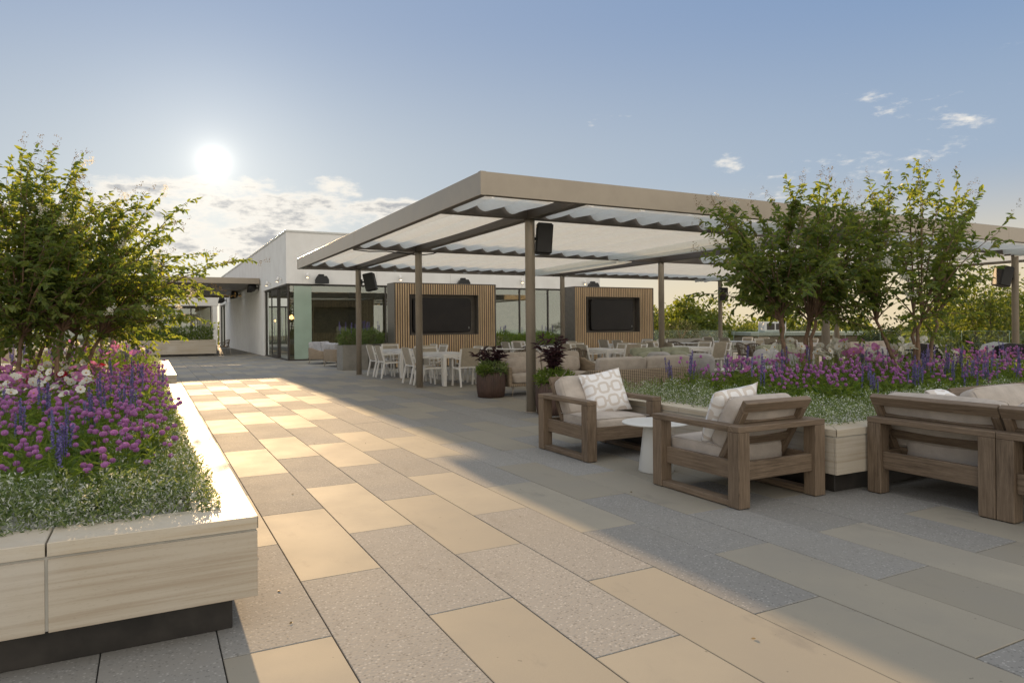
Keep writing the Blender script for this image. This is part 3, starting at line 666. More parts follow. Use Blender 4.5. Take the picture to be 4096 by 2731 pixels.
# ------------------------------------------------------------------ teak lounge seating (faces -y in its own frame)
def cushion_obj(name, parent, mat, c, d, k=7., puff=(0, 0, .012), rot=None, n=12, wob=.004):
    b = MB(); b.cushion(c, d, k, puff, rot, n, wob); return b.build(name, mat, parent)
def teak_seat(name, label, cat, loc, rz, w=.95, d=1.0, arms=(1, 1), group='teak lounge seats', flush=(0, 0)):
    t = thing(name, label, cat, loc, rz, group); h = .62; lg = .115; x0, x1, y0, y1 = -w/2, w/2, -d/2, d/2
    for s in (-1, 1):
        xa, xb = (x0, x0+lg) if s < 0 else (x1-lg, x1); full = arms[0 if s < 0 else 1]
        for (ya, yb) in ((y0, y0+lg), (y1-lg, y1)) if full else ((y1-lg, y1),):
            b = MB(); b.bx(xa, xb, ya, yb, .006, h-.046, .004); o = b.build('leg', M['teak'], t)
            b = MB(); b.bx(xa+.01, xb-.01, ya+.01, yb-.01, 0, .0055, .001); b.build('glide', M['black'], o)
        if full:
            b = MB(); b.bx(xa-.001, xb+.001, y0-.001, y1-lg-.002, h-.045, h, .004); b.build('armrest', M['teak'], t)
            b = MB(); b.bx(xa+.008, xb-.008, y0+lg+.001, y1-lg-.001, .008, .055, .004); b.build('floor_rail', M['teak'], t)
            b = MB(); m_ = xb-.04 if s < 0 else xa+.04; b.bx(m_-.02, m_+.02, y0+lg+.001, y1-lg-.001, .205, .345, .004); b.build('side_rail', M['teak'], t)
        else:
            b = MB(); m_ = xb-.04 if s < 0 else xa+.04; b.bx(m_-.02, m_+.02, y0+.02, y1-lg-.001, .205, .345, .004); b.build('side_rail', M['teak'], t)
    b = MB(); b.bx(x0-.001, x1+.001, y1-lg, y1+.001, h-.045, h, .004); b.build('rear_rail', M['teak'], t)
    b = MB(); b.bx(x0+lg+.001, x1-lg-.001, y1-.075, y1-.03, .205, .345, .004); b.bx(x0+lg+.001, x1-lg-.001, y0+.03, y0+.075, .205, .345, .004)
    for k in range(6):
        yy = y0+.14+k*.115; b.bx(x0+lg-.01, x1-lg+.01, yy, yy+.08, .235, .256, .003)
    b.build('seat_frame', M['teak'], t)
    # reclined back: two posts, top rail and slats
    xi0, xi1 = (x0+.006 if flush[0] else x0+lg+.005), (x1-.006 if flush[1] else x1-lg-.005); lo = Vector((0, y1-.36, .25)); hi = Vector((0, y1-.06, .775)); ax = (hi-lo).normalized(); nn = Vector((0, ax.z, -ax.y))
    b = MB()
    for s in (-1, 1):
        px_ = (xi0+.03) if s < 0 else (xi1-.03)
        b.beam(lo+Vector((px_, 0, 0)), hi+Vector((px_, 0, 0))-ax*.06, .055, .055, .004, (0, 1, 0))
    def slat(f, ww): p = lo+(hi-lo)*f; b.beam(p+Vector((xi0+.058, 0, 0)), p+Vector((xi1-.058, 0, 0)), .03, ww, .004, tuple(ax))
    p = lo+(hi-lo)*.97; b.beam(p+Vector((xi0-.004, 0, 0)), p+Vector((xi1+.004, 0, 0)), .05, .085, .004, tuple(ax))
    slat(.42, .075); slat(.12, .08); slat(.70, .05)
    b.build('backrest', M['teak'], t)
    s_ = cushion_obj('seat_cushion', t, M['cush'], (0, (y0+.035+y1-.27)/2, .345), (w-2*lg-.01, (y1-.27)-(y0+.035), .175), 8, (0, 0, .018))
    b = MB(); hw, hd = (w-2*lg)/2-.012, ((y1-.27)-(y0+.035))/2-.012
    cy_ = (y0+.035+y1-.27)/2
    b.tube([(x*hw, cy_+y*hd, .425) for x, y in ((-1, -1), (1, -1), (1, 1), (-1, 1))], .004, 5, closed=True); b.build('piping', M['cush'], s_)
    an = math.atan2(hi.y-lo.y, hi.z-lo.z); bcw = xi1-xi0-.01; mid = lo+(hi-lo)*.62 + Vector((0, -.105, 0))
    cushion_obj('back_cushion', t, M['cush'], ((xi0+xi1)/2, mid.y, mid.z+.02), (xi1-xi0-.01, .16, .46), 8, (0, .03, 0), (-an, 0, 0))
    for sgn in (-1, 1):
        q_ = MB(); q_.M = Matrix.Translation(((xi0+xi1)/2, mid.y, mid.z+.02)) @ Euler((-an, 0, 0)).to_matrix().to_4x4(); ww, hh_ = bcw/2-.02, .21
        q_.tube([(ww*.985*x, sgn*.076, hh_*.985*z) for x, z in ((-.96, -1), (.96, -1), (1, -.93), (1, .93), (.96, 1), (-.96, 1), (-1, .93), (-1, -.93))], .004, 5, closed=True); q_.build('piping', M['cush'], [c for c in t.children if c.name.startswith('back_cushion')][-1])
    return t
def throw_pillow(label, loc, rot, size=.46, mat='print', name='throw_pillow', uv=True):
    t = MB(); n = 16; M_ = Matrix.Translation(loc) @ Euler(rot).to_matrix().to_4x4(); h = size/2
    t.M = M_
    for sg in (-1, 1):
        ids = {}
        for i in range(n+1):
            for j in range(n+1):
                u, v = 2*i/n-1, 2*j/n-1
                pin = 1-.09*(1-abs(u*v))*(1 if 1 else 0)*(abs(u)**2+abs(v)**2)*.5
                x = u*h*(1-.07*(1-v*v)*abs(u)); z = v*h*(1-.07*(1-u*u)*abs(v))
                y = sg*.085*((1-u**4)*(1-v**4))**.6 * (1+.06*math.sin(5*u+3*v)) + .010*math.sin(4*u)*math.cos(3*v)
                ids[i, j] = (t.vert((x, y, z)), (x+.5, z+.5))
        for i in range(n):
            for j in range(n):
                q = [ids[i, j], ids[i+1, j], ids[i+1, j+1], ids[i, j+1]]
                if sg > 0: q.reverse()
                t.face([k[0] for k in q], [k[1] for k in q], True)
    o = t.build(name, M[mat]); me = o.data
    # origin at the pillow itself
    o.data.transform(Matrix.Translation(-Vector(loc))); o.location = loc
    return tag(o, label, 'cushion')
teak_seat('teak_armchair', 'teak armchair with a pillow, its open front turned to the camera beside the planter', 'armchair', (4.38, 6.34, 0), 0)
teak_seat('teak_armchair', 'teak armchair seen from behind, showing its slatted back and white pillow edge', 'armchair', (4.355, 4.29, 0), math.pi)
throw_pillow('white pillow printed with taupe rounded links leaning on the far teak armchair', (4.50, 6.375, .645), (R(-24), R(-9), R(-14)), .50)
throw_pillow('white pillow peeping above the back cushion of the armchair seen from behind', (4.25, 4.25, .655), (R(-26), R(7), R(180)), .50)
sx = 5.24+.5
teak_seat('teak_sofa_module', 'teak sectional module touching the planter corner, its back to the walkway', 'sofa', (sx, 3.222, 0), R(90), .976, 1.0, (0, 0), 'teak sectional sofa modules', (1, 1))
teak_seat('teak_sofa_module', 'teak sectional module cut by the picture edge, its back to the walkway', 'sofa', (sx, 2.24, 0), R(90), .976, 1.0, (1, 0), 'teak sectional sofa modules', (0, 1))
teak_seat('teak_sofa_module', 'teak sectional module backed against the flower planter, pink in warm light', 'sofa', (6.74, 3.2, 0), 0, .976, 1.0, (0, 0), 'teak sectional sofa modules', (1, 1))
teak_seat('teak_sofa_module', 'teak sectional module backed against the flower planter, at the end of its row', 'sofa', (7.72, 3.2, 0), 0, .976, 1.0, (0, 1), 'teak sectional sofa modules', (1, 0))
throw_pillow('white pillow lying in the corner of the teak sectional', (5.86, 3.36, .69), (R(-58), R(6), R(25)), .46, 'print')
# side table
t = thing('side_table', 'pale round side table with a conical pedestal between the teak armchairs', 'table', (4.27, 5.22, 0))
b = MB(); b.lathe([(.165, 0), (.168, .01), (.115, .44), (.112, .447)], n=40); b.build('pedestal', M['lacquer'], t)
b = MB(); b.lathe([(.29, 0), (.318, .006), (.322, .014), (.318, .020), (.3, .0225)], (0, 0, .4485), 48); b.build('table_top', M['lacquer'], t)

# ------------------------------------------------------------------ dining chairs and tables under the pergola
def dining_chair():
    """white sling armchair facing +y"""
    t = thing('dining_chair', None, 'chair'); w, d = .56, .56
    for s in (-1, 1):
        b = MB(); b.beam((s*.255, .24, 0), (s*.255, .21, .64), .038, .038); b.build('leg', M['white'], t)
        b = MB(); b.beam((s*.25, -.30, 0), (s*.25, -.205, .44), .036, .04); b.beam((s*.25, -.205, .442), (s*.25, -.32, .868), .036, .04); b.build('leg', M['white'], t)
        b = MB(); b.beam((s*.258, .24, .655), (s*.258, -.25, .640), .05, .024); b.build('armrest', M['white'], t)
        b = MB(); b.beam((s*.255, .21, .425), (s*.25, -.2, .415), .026, .04); b.build('side_rail', M['white'], t)
    b = MB(); b.beam((-.24, .205, .425), (.24, .205, .425), .03, .03); b.beam((-.235, -.305, .835), (.235, -.305, .835), .022, .026); b.beam((-.235, -.215, .44), (.235, -.215, .44), .022, .026); b.build('cross_rail', M['white'], t)
    b = MB(); b.bx(-.236, .236, -.2, .215, .428, .438, .002); b.build('seat', M['mesh'], t)
    b = MB(); b.beam((0, -.215, .47), (0, -.331, .893), .462, .008, .002, (0, 1, 0)); b.build('backrest', M['mesh'], t)
    return t
def rope_chair():
    """bistro chair with a rounded rope back, facing +y"""
    t = thing('rope_chair', None, 'chair')
    for sx_, sy_ in ((-1, 1), (1, 1), (-1, -1), (1, -1)):
        b = MB(); b.tube([(sx_*.20, sy_*.19, .43), (sx_*.25, sy_*.26, 0)], .011, 7); b.build('leg', M['ropeg'], t)
    b = MB(); b.cushion((0, 0, .44), (.47, .46, .05), 5, n=6); b.build('seat', M['rope'], t)
    b = MB(); arc = []
    for k in range(13):
        a = math.pi*k/12; arc.append((.265*math.cos(a)*1.02, -.05-.22*math.sin(a), .64+.17*math.sin(a)**.8))
    b.tube([(.255, .2, .44), (.27, .1, .635)]+arc+[(-.27, .1, .635), (-.255, .2, .44)], .017, 7); b.build('backrest_hoop', M['rope'], t)
    b = MB()
    for k in range(1, 16):
        a = math.pi*k/16; p = Vector((.268*math.cos(a), -.05-.22*math.sin(a), .64+.17*math.sin(a)**.8)); q = Vector((.21*math.cos(a), -.03-.19*math.sin(a), .45)); b.beam(q, p, .028, .008, .002)
    b.build('backrest', M['rope'], t)
    return t
def dining_table(label, x0, x1, y0, y1):
    t = thing('dining_table', label, 'table', ((x0+x1)/2, (y0+y1)/2, 0), 0, 'white dining tables under the pergola'); w, d = x1-x0, y1-y0
    b = MB(); b.bx(-w/2, w/2, -d/2, d/2, .71, .732, .003); b.bx(-w/2, w/2, -d/2, -d/2+.045, .655, .7095, .003); b.bx(-w/2, w/2, d/2-.045, d/2, .655, .7095, .003); b.bx(-w/2, -w/2+.045, -d/2+.046, d/2-.046, .655, .7095, .003); b.bx(w/2-.045, w/2, -d/2+.046, d/2-.046, .655, .7095, .003); b.build('apron', M['white'], t)
    b = MB(); b.bx(-w/2+.045, w/2-.045, -d/2+.045, d/2-.045, .7325, .744, .002); b.build('table_top', M['tabletop'], t)
    for sx_ in (-1, 1):
        for sy_ in (-1, 1): b = MB(); b.bx(sx_*(w/2-.035)-.035, sx_*(w/2-.035)+.035, sy_*(d/2-.035)-.035, sy_*(d/2-.035)+.035, 0, .654, .003); b.build('leg', M['white'], t)
    return t
def bistro_table(label, x, y, r=.45):
    t = thing('bistro_table', label, 'table', (x, y, 0), 0, 'round bistro tables under the pergola')
    b = MB(); b.lathe([(r-.02, 0), (r, .006), (r, .018), (r-.01, .022)], (0, 0, .722), 36); b.build('table_top', M['tabletop'], t)
    b = MB(); b.lathe([(.24, 0), (.24, .012), (.04, .03), (.035, .7), (.12, .72)], n=20); b.build('pedestal', M['bronze'], t)
P_DC, P_RC = dining_chair(), rope_chair(); used = set()
def place(proto, x, y, face, label, group):
    """face = compass direction the sitter looks, degrees from +X"""
    o = proto if proto not in used else copy_tree(proto); used.add(proto)
    o.location = (x, y, 0); o.rotation_euler = (0, 0, R(face-90) + rnd.uniform(-.05, .05)); o['label'] = label; o['group'] = group
    return o
TABLES = [
 (6.02, 6.92, 18.02, 19.85, 'white dining table beside the grey planter boxes', 'table by the grey boxes', 'LLRRNF'),
 (6.05, 6.98, 15.0, 16.75, 'white dining table just behind the slender middle pergola post', 'table behind the middle post', 'LLRRNF'),
 (10.55, 11.5, 14.85, 16.55, 'white dining table in front of the gap between the screen walls, nearer the sofas', 'table between the screen walls', 'LLRRNF'),
 (10.45, 11.4, 18.25, 19.9, 'white dining table close to the first screen wall and its glass', 'table close to the first screen', 'LLRF'),
 (13.15, 14.3, 14.55, 16.4, 'white dining table in front of the second screen wall, towards the trees', 'table before the second screen', 'LLRRNF'),
 (14.3, 15.2, 18.4, 20.1, 'white dining table tight under the second screen wall', 'table tight under the second screen', 'LLRR'),
 (19.1, 20.1, 18.4, 20.2, 'white dining table by the glass railing corner with the far planter', 'table by the railing corner', 'LLRRNF'),
 (18.6, 19.6, 15.05, 17.1, 'white dining table seen between the myrtle trunks and the railing', 'table seen past the myrtle trunks', 'LLRRNF'),
]
G_DC = 'white sling dining chairs under the pergola'
for x0, x1, y0, y1, lab, short, seats in TABLES:
    dining_table(lab, x0, x1, y0, y1); cnt = {}
    for s in seats:
        k = cnt.get(s, 0); cnt[s] = k+1; e = ('near seat', 'far seat')[k]
        if s == 'L': place(P_DC, x0-.20, y0+.42+k*.80, 0, f'white sling chair, walkway side of the {short}, {e}', G_DC)
        if s == 'R': place(P_DC, x1+.22, y0+.45+k*.80, 180, f'white sling chair, trees side of the {short}, {e}', G_DC)
        if s == 'N': place(P_DC, (x0+x1)/2+.04, y0-.14, 90, f'white sling chair at the near end of the {short}', G_DC)
        if s == 'F': place(P_DC, (x0+x1)/2, y1+.22, 270, f'white sling chair at the far end of the {short}', G_DC)
G_RC = 'brown rope chairs round the bistro tables'
BIS = [(8.75, 14.5, 'round bistro table behind the wicker loveseat', 'round table behind the loveseat'), (9.0, 17.4, 'round bistro table in front of the first screen wall', 'round table at the first screen wall'), (9.6, 11.9+.3, None, None),
       (16.6, 15.1, 'round bistro table between the long table and the railing, nearer the trees', 'nearer round table by the trees'), (16.6, 18.6, 'round bistro table below the second screen wall end', 'round table below the second screen wall')]
for x, y, lab, short in BIS:
    if not lab: continue
    bistro_table(lab, x, y)
    for k, (a, w_) in enumerate(((20, 'trees side'), (110, 'far side'), (200, 'walkway side'), (290, 'near side'))):
        place(P_RC, x+.62*math.cos(R(a)), y+.62*math.sin(R(a)), a+180, f'brown rope chair, {w_}, {short}', G_RC)
place(P_RC, 3.42, 38.9, 200, 'rope chair alone at the end of the long shaded planter', G_RC)

# ------------------------------------------------------------------ wicker loveseats (face -y)
def wicker_sofa(name, label, loc, rz, w=2.1, seat='cush', pillow=True, h=.70, leg=.19):
    t = thing(name, label, 'sofa', loc, rz, 'wicker sofas'); b = MB(); prof = []; dd = .82
    # rounded basket wall: along one arm, round the back, along the other
    pts = []; r = .24
    pts += [(-w/2, -dd/2+k*(dd-r)/5, h-.13 if k < 1 else h-.13+.13*min(1, (k/5)**1.5)) for k in range(6)]
    pts += [(-w/2+r-r*math.cos(a), dd/2-r+r*math.sin(a), h) for a in [math.pi/2*k/5 for k in range(1, 6)]]
    mid = [(x, dd/2, h) for x in [-w/2+r+(w-2*r)*k/6 for k in range(1, 6)]]
    full = pts+mid+[(-x, y, z) for x, y, z in reversed(pts)]; acc = 0; rows = []
    for i, (x, y, z) in enumerate(full):
        if i: acc += math.hypot(x-full[i-1][0], y-full[i-1][1])
        nx, ny = (0, 1) if abs(x) < w/2-r else ((1 if x > 0 else -1), 0) if y < dd/2-r else ((x-math.copysign(w/2-r, x))/r, (y-(dd/2-r))/r)
        row = []
        for (o_, zz) in ((0, leg), (.015, leg+.12), (.02, z-.03), (.012, z), (-.03, z), (-.045, z-.03), (-.045, leg+.05)):
            row.append((b.vert((x+nx*o_, y+ny*o_, zz)), (acc, zz)))
        rows.append(row)
    for A, B in zip(rows, rows[1:]):
        for k in range(6): q = [A[k], B[k], B[k+1], A[k+1]]; b.face([e[0] for e in q], [e[1] for e in q], True)
    b.face([e[0] for e in rows[0]], [e[1] for e in rows[0]]); b.face([e[0] for e in reversed(rows[-1])], [e[1] for e in reversed(rows[-1])])
    b.bx(-w/2+.04, w/2-.04, -dd/2+.02, dd/2-.05, leg, leg+.06, .01); b.build('basket_frame', M['wicker'], t)
    for sx_, sy_ in ((-1, -1), (1, -1), (-1, 1), (1, 1)):
        b = MB(); b.tube([(sx_*(w/2-.12), sy_*(dd/2-.1), leg+.02), (sx_*(w/2-.07), sy_*(dd/2-.06), 0)], [.016, .011], 8); b.build('leg', M['bronze'], t)
    n = 2
    for k in range(n):
        cw = (w-.14)/n; cx_ = -w/2+.07+cw*(k+.5)
        cushion_obj('seat_cushion', t, M[seat], (cx_, -.05, leg+.06+.085), (cw-.01, dd-.1, .17), 7, (0, 0, .02), n=8)
        cushion_obj('back_cushion', t, M[seat], (cx_, dd/2-.15, leg+.06+.16+.22), (cw-.02, .17, .42), 10, (0, .02, 0), (R(-10), 0, 0), n=8)
    if pillow:
        for s in (-1, 1): cushion_obj('lumbar_pillow', t, M[seat], (s*(w/2-.42), dd/2-.33, leg+.24+.15), (.5, .16, .34), 3.2, (0, .02, 0), (R(-16), s*R(6), 0), n=8)
    return t
wicker_sofa('wicker_sofa', 'wicker loveseat facing the camera behind the two ribbed pots', (7.3, 12.45, 0), 0)
wicker_sofa('wicker_sofa', 'long wicker sofa seen from behind, beyond the patterned pillow', (7.62, 9.88, 0), math.pi, 2.15, pillow=False, h=.64)
wicker_sofa('wicker_sofa', 'sage green cushioned wicker sofa behind the rope club chairs', (10.9, 12.95, 0), R(-12), 1.7, 'sage')
wicker_sofa('wicker_sofa', 'sage cushioned wicker sofa half hidden behind the myrtle trunks', (14.7, 12.7, 0), R(8), 1.7, 'sage')
wicker_sofa('wicker_sofa', 'pale wicker sofa against the far railing past the trunks', (18.8, 13.0, 0), R(6), 2.1)
wicker_sofa('wicker_sofa', 'wicker loveseat by the corner glass, facing the tall grey box', (6.05, 27.3, 0), R(40), 1.25, 'cush_g', False, .62)
wicker_sofa('wicker_sofa', 'wicker tub chair turned away, between corner glass and tall grey box', (6.0, 24.9, 0), R(105), 1.0, 'cush_g', False, .62)
t = thing('side_table', 'small pale drum table beside the wicker seats at the corner glass', 'table', (6.75, 25.9, 0)); b = MB(); b.lathe([(.24, 0), (.25, .02), (.17, .36), (.18, .38)], n=24); b.build('pedestal', M['lacquer'], t); b = MB(); b.lathe([(.3, .382), (.3, .4)], n=28); b.build('table_top', M['lacquer'], t)
# grey rope club chairs
def club_chair():
    t = thing('club_chair', None, 'armchair', group='grey rope club chairs'); b = MB(); hoop = []
    for k in range(17):
        a = math.pi*(-.10+1.2*k/16); hoop.append((.40*math.cos(a), -.02-.38*math.sin(a)*-1-.0, .46+.26*max(0, math.sin(a))**1.4))
    hoop = [(x, -y+.0, z) for x, y, z in hoop]
    b.tube(hoop, .016, 8); b.tube([(hoop[0][0], hoop[0][1], hoop[0][2]), (.36, .30, .30), (.33, .33, 0)], .014, 7); b.tube([hoop[-1], (-.36, .30, .30), (-.33, .33, 0)], .014, 7)
    for s in (-1, 1): b.tube([(s*.25, -.28, .3), (s*.3, -.36, 0)], .014, 7)
    b.tube([(.3*math.cos(2*math.pi*k/20), .3*math.sin(2*math.pi*k/20), .27) for k in range(20)], .014, 7, closed=True); b.build('frame', M['ropeg'], t)
    b = MB()
    for k in range(34):
        f = k/33; i = f*16; j = min(15, int(i)); u = i-j; p = Vector(hoop[j]).lerp(Vector(hoop[j+1]), u); a = math.pi*(-.05+1.1*f); b.tube([p, Vector((.32*math.cos(a), -.32*math.sin(a), .38)), (.295*math.cos(a), -.295*math.sin(a), .27)], .007, 5, False)
    b.build('rope_weave', M['ropeg'], t)
    cushion_obj('seat_cushion', t, M['cush_g'], (0, .02, .34), (.62, .60, .14), 4, (0, 0, .03), n=8)
    cushion_obj('back_cushion', t, M['cush_g'], (0, -.24, .58), (.60, .15, .44), 3.5, (0, .05, 0), (R(14), 0, 0), n=8, wob=.012)
    return t
P_CC = club_chair()
for x, y, f, lab in ((10.1, 12.0, 20, 'grey rope club chair turned to the sage sofa, behind another rope chair'), (10.15, 10.95, 40, 'grey rope club chair seen from behind over the flower bed edge'),
                     (12.5, 11.4, 215, 'grey tufted club chair facing the walkway above the flowers'), (12.3, 10.4, 190, 'grey club chair partly behind the nearer myrtle trunks'), (16.4, 11.5, 70, 'grey club chair among white cosmos, back to the camera')):
    place(P_CC, x, y, f, lab, 'grey rope club chairs')
t = thing('coffee_table', 'low pale coffee table between the club chairs behind the trunks', 'table', (11.3, 11.4, 0)); b = MB(); b.bx(-.5, .5, -.3, .3, .36, .4, .01); b.build('table_top', M['lacquer'], t); b = MB(); b.bx(-.35, .35, -.2, .2, 0, .359, .01); b.build('pedestal', M['bronze'], t)

# seating on the sunny side of the left planters
P_BS = thing('bar_stool', None, 'stool', group='tall stools by the sunny railing')
for sx_, sy_ in ((-1, -1), (1, -1), (1, 1), (-1, 1)): b = MB(); b.beam((sx_*.2, sy_*.2, 0), (sx_*.17, sy_*.17, .74), .026, .026); b.build('leg', M['dark'], P_BS)
b = MB(); b.bx(-.21, .21, -.21, .21, .74, .78, .01); b.build('seat', M['mesh'], P_BS); b = MB(); b.beam((0, -.2, .8), (0, -.25, 1.08), .42, .02, .004, (0, 1, 0)); b.build('backrest', M['mesh'], P_BS); b = MB(); b.beam((-.18, .19, .28), (.18, .19, .28), .02, .02); b.build('footrest', M['dark'], P_BS)
for x, y, lab in ((-4.6, 17.5, 'tall stool seen between the myrtle trunks, first along the sunny railing'), (-4.6, 18.6, 'tall stool seen between the myrtle trunks, second along the sunny railing'), (-4.6, 19.7, 'tall stool seen between the myrtle trunks, third along the sunny railing')):
    place(P_BS, x, y, 180, lab, 'tall stools by the sunny railing')
for k, (x, y) in enumerate(((-3.6, 24), (-2.6, 24.4), (-1.7, 24.2), (-3.2, 26.2), (-2.2, 26.4))):
    place(P_DC, x, y, (90, 90, 90, 270, 270)[k], f'sling chair beyond the sunny myrtles, {("first", "second", "third", "fourth", "fifth")[k]} from the railing', 'sling chairs on the sunny terrace')

# ------------------------------------------------------------------ grills
def grill(label, loc, rz):
    t = thing('gas_grill', label, 'grill', loc, rz, 'gas grills behind the flower bed')
    b = MB(); w = 1.1; prof = [(-.28, .62), (-.31, .70), (-.29, .84), (-.20, .93), (.05, .955), (.24, .90), (.30, .78), (.30, .62)]
    for s, xx in ((-1, -w/2), (1, w/2)):
        pass
    A = [b.vert((-w/2, y, z)) for y, z in prof]; B = [b.vert((w/2, y, z)) for y, z in prof]
    for k in range(len(prof)-1): b.face((A[k], A[k+1], B[k+1], B[k]), smooth=False)
    b.face(A); b.face(list(reversed(B))); lid = b.build('lid', M['enamel'], t)
    b = MB(); b.tube([(-w/2+.08, -.36, .70), (w/2-.08, -.36, .70)], .016, 10); b.beam((-w/2+.12, -.305, .70), (-w/2+.12, -.37, .70), .03, .04); b.beam((w/2-.12, -.305, .70), (w/2-.12, -.37, .70), .03, .04); b.build('handle', M['steel'], lid)
    for s in (-1, 1): b = MB(); b.bx(s*(w/2+.004)-.006, s*(w/2+.004)+.006, -.27, .26, .62, .68, .004); b.build('end_trim', M['steel'], lid)
    b = MB(); b.bx(-w/2, w/2, -.3, .3, .44, .615, .01); b.build('firebox', M['steel'], t)
    for k in range(4): b = MB(); b.lathe([(.03, 0), (.028, .03), (.02, .035)], n=14); o = b.build('knob', M['black'], t); o.location = (-.36+k*.24, -.302, .53); o.rotation_euler = (R(90), 0, 0)
    for s in (-1, 1): b = MB(); b.bx(s*(w/2+.2)-.19, s*(w/2+.2)+.19, -.28, .28, .585, .615, .006); b.build('side_shelf', M['steel'], t)
    b = MB(); b.bx(-w/2, w/2, -.28, .28, .08, .435, .008); b.build('cabinet', M['enamel'], t)
    for sx_ in (-1, 1):
        for sy_ in (-1, 1): b = MB(); b.lathe([(.03, 0), (.035, .04), (.03, .075)], (sx_*.45, sy_*.22, 0), 10); b.build('caster', M['black'], t)
    return t
grill('black lidded gas grill behind the flowers, wholly in view', (12.75, 7.95, .06), R(38))
grill('black lidded gas grill cut off by the picture edge', (13.75, 7.0, .06), R(38))

# ------------------------------------------------------------------ pots, planter boxes
def ribbed_pot(label, x, y, r=.285, h=.5):
    t = thing('ribbed_pot', label, 'pot', (x, y, 0), 0, 'ribbed brown pots'); b = MB()
    b.lathe([(r*.82, 0), (r*.9, .01), (r*.97, h*.3), (r, h*.6), (r*.99, h*.9), (r*.95, h*.985), (r*.90, h), (r*.84, h-.01), (r*.82, h-.07)], n=192, rib=.018, nrib=40); b.build('pot_wall', M['pot'], t)
    b = MB(); b.lathe([(r*.8, h-.09), (r*.8, h-.06)], n=24); b.build('soil', M['soil'], t)
ribbed_pot('ribbed brown pot with dark plum foliage standing clear on the paving', 5.93, 12.25); ribbed_pot('ribbed brown pot with tall plum plant behind the teak armchair and post', 5.62, 9.35)
def grey_box(label, x0, x1, y0, y1, h):
    t = thing('planter_box', label, 'planter', ((x0+x1)/2, (y0+y1)/2, 0), 0, 'plain grey planter boxes'); w, d = x1-x0, y1-y0; b = MB(); e = .03
    b.bx(-w/2, w/2, -d/2, -d/2+e, 0, h, .004); b.bx(-w/2, w/2, d/2-e, d/2, 0, h, .004); b.bx(-w/2, -w/2+e, -d/2+e+.001, d/2-e-.001, 0, h-.001, .004); b.bx(w/2-e, w/2, -d/2+e+.001, d/2-e-.001, 0, h-.001, .004); b.build('box_wall', M['concrete'], t)
    b = MB(); b.bx(-w/2+e, w/2-e, -d/2+e, d/2-e, h-.12, h-.06, .004); b.build('soil', M['soil'], t)
BOX = [(5.5, 6.32, 22.3, 23.1, .82), (6.36, 7.15, 23.2, 23.9, .82), (11.2, 12.6, 23.2, 24.0, .66), (12.7, 14.2, 23.2, 24.0, .66), (22.2, 24.4, 26.1, 26.9, .70), (19.6, 21.6, 27.4, 28.2, .70)]
for bx_, lab in zip(BOX, ('tall grey planter box behind the first pergola post', 'tall grey planter box tucked against the side of the first screen wall', 'grey planter box between the screen walls, next to the first', 'grey planter box between the screen walls, next to the second', 'pale planter box with dark shrubs by the railing corner', 'planter box with dark shrubs just past the second screen wall')): grey_box(lab, *bx_)

# ------------------------------------------------------------------ speakers and wall lights
def box_speaker(label, loc, rz, tilt=0, w=.27, d=.26, h=.46, arm=.14):
    t = thing('box_speaker', label, 'speaker', loc, rz, 'black box speakers on pergola posts'); b = MB(); b.M = Matrix.Translation((0, -arm-d/2, 0)) @ Euler((tilt, 0, 0)).to_matrix().to_4x4()
    b.box((0, 0, 0), (w, d, h), .025); o = b.build('cabinet', M['black'], t)
    c = MB(); c.M = b.M; c.bx(-w/2+.02, w/2-.02, -d/2-.006, -d/2+.004, -h/2+.02, h/2-.02, .003); c.build('grille', M['screen'], o)
    c = MB(); c.tube([(0, 0, 0), (0, -arm, 0)], .025, 8); c.bx(-.04, .04, -.02, .01, -.08, .08, .005); c.build('bracket', M['black'], t)
box_speaker('black box speaker high on the nearest full pergola post', (5.53, 9.80, 2.80), R(66), R(4), .24, .26, .50, .04)
box_speaker('tilted black box speaker on the first pergola post near the corner glass', (5.54, 20.13, 2.72), R(62), R(-12), .34, .30, .52, .1)
box_speaker('tilted black speaker on the pergola post at the picture edge before the big tree', (19.66, 9.80, 2.55), R(-117), R(-14), .34, .30, .52, .10)
box_speaker('black speaker on the thin post beyond the myrtle crown', (19.70, 20.08, 2.55), R(-27), R(4), .3, .3, .5, .08)
for x, lab in ((6.5, 'black wall speaker above the corner glass'), (13.1, 'black wall speaker above the first screen wall'), (20.45, 'black wall speaker above the second screen wall')):
    t = thing('wall_speaker', lab, 'speaker', (x, 30.2, 3.42), 0, 'black speakers on the white front wall'); b = MB(); pr = [(-.29, -.16), (-.29, .02), (-.2, .17), (.2, .17), (.29, .02), (.29, -.16)]
    F = [b.vert((px, -.42, pz)) for px, pz in pr]; K = [b.vert((px*.8, -.06, pz*.8)) for px, pz in pr]; b.face(F); b.face(list(reversed(K)))
    for k in range(6): j = (k+1) % 6; b.face((F[k], K[k], K[j], F[j]))
    b.build('cabinet', M['black'], t); b = MB(); b.bx(-.12, .12, -.3, -.12, .172, .25, .02); b.bx(-.05, .05, -.06, -.003, -.1, .1, .005); b.build('bracket', M['black'], t)
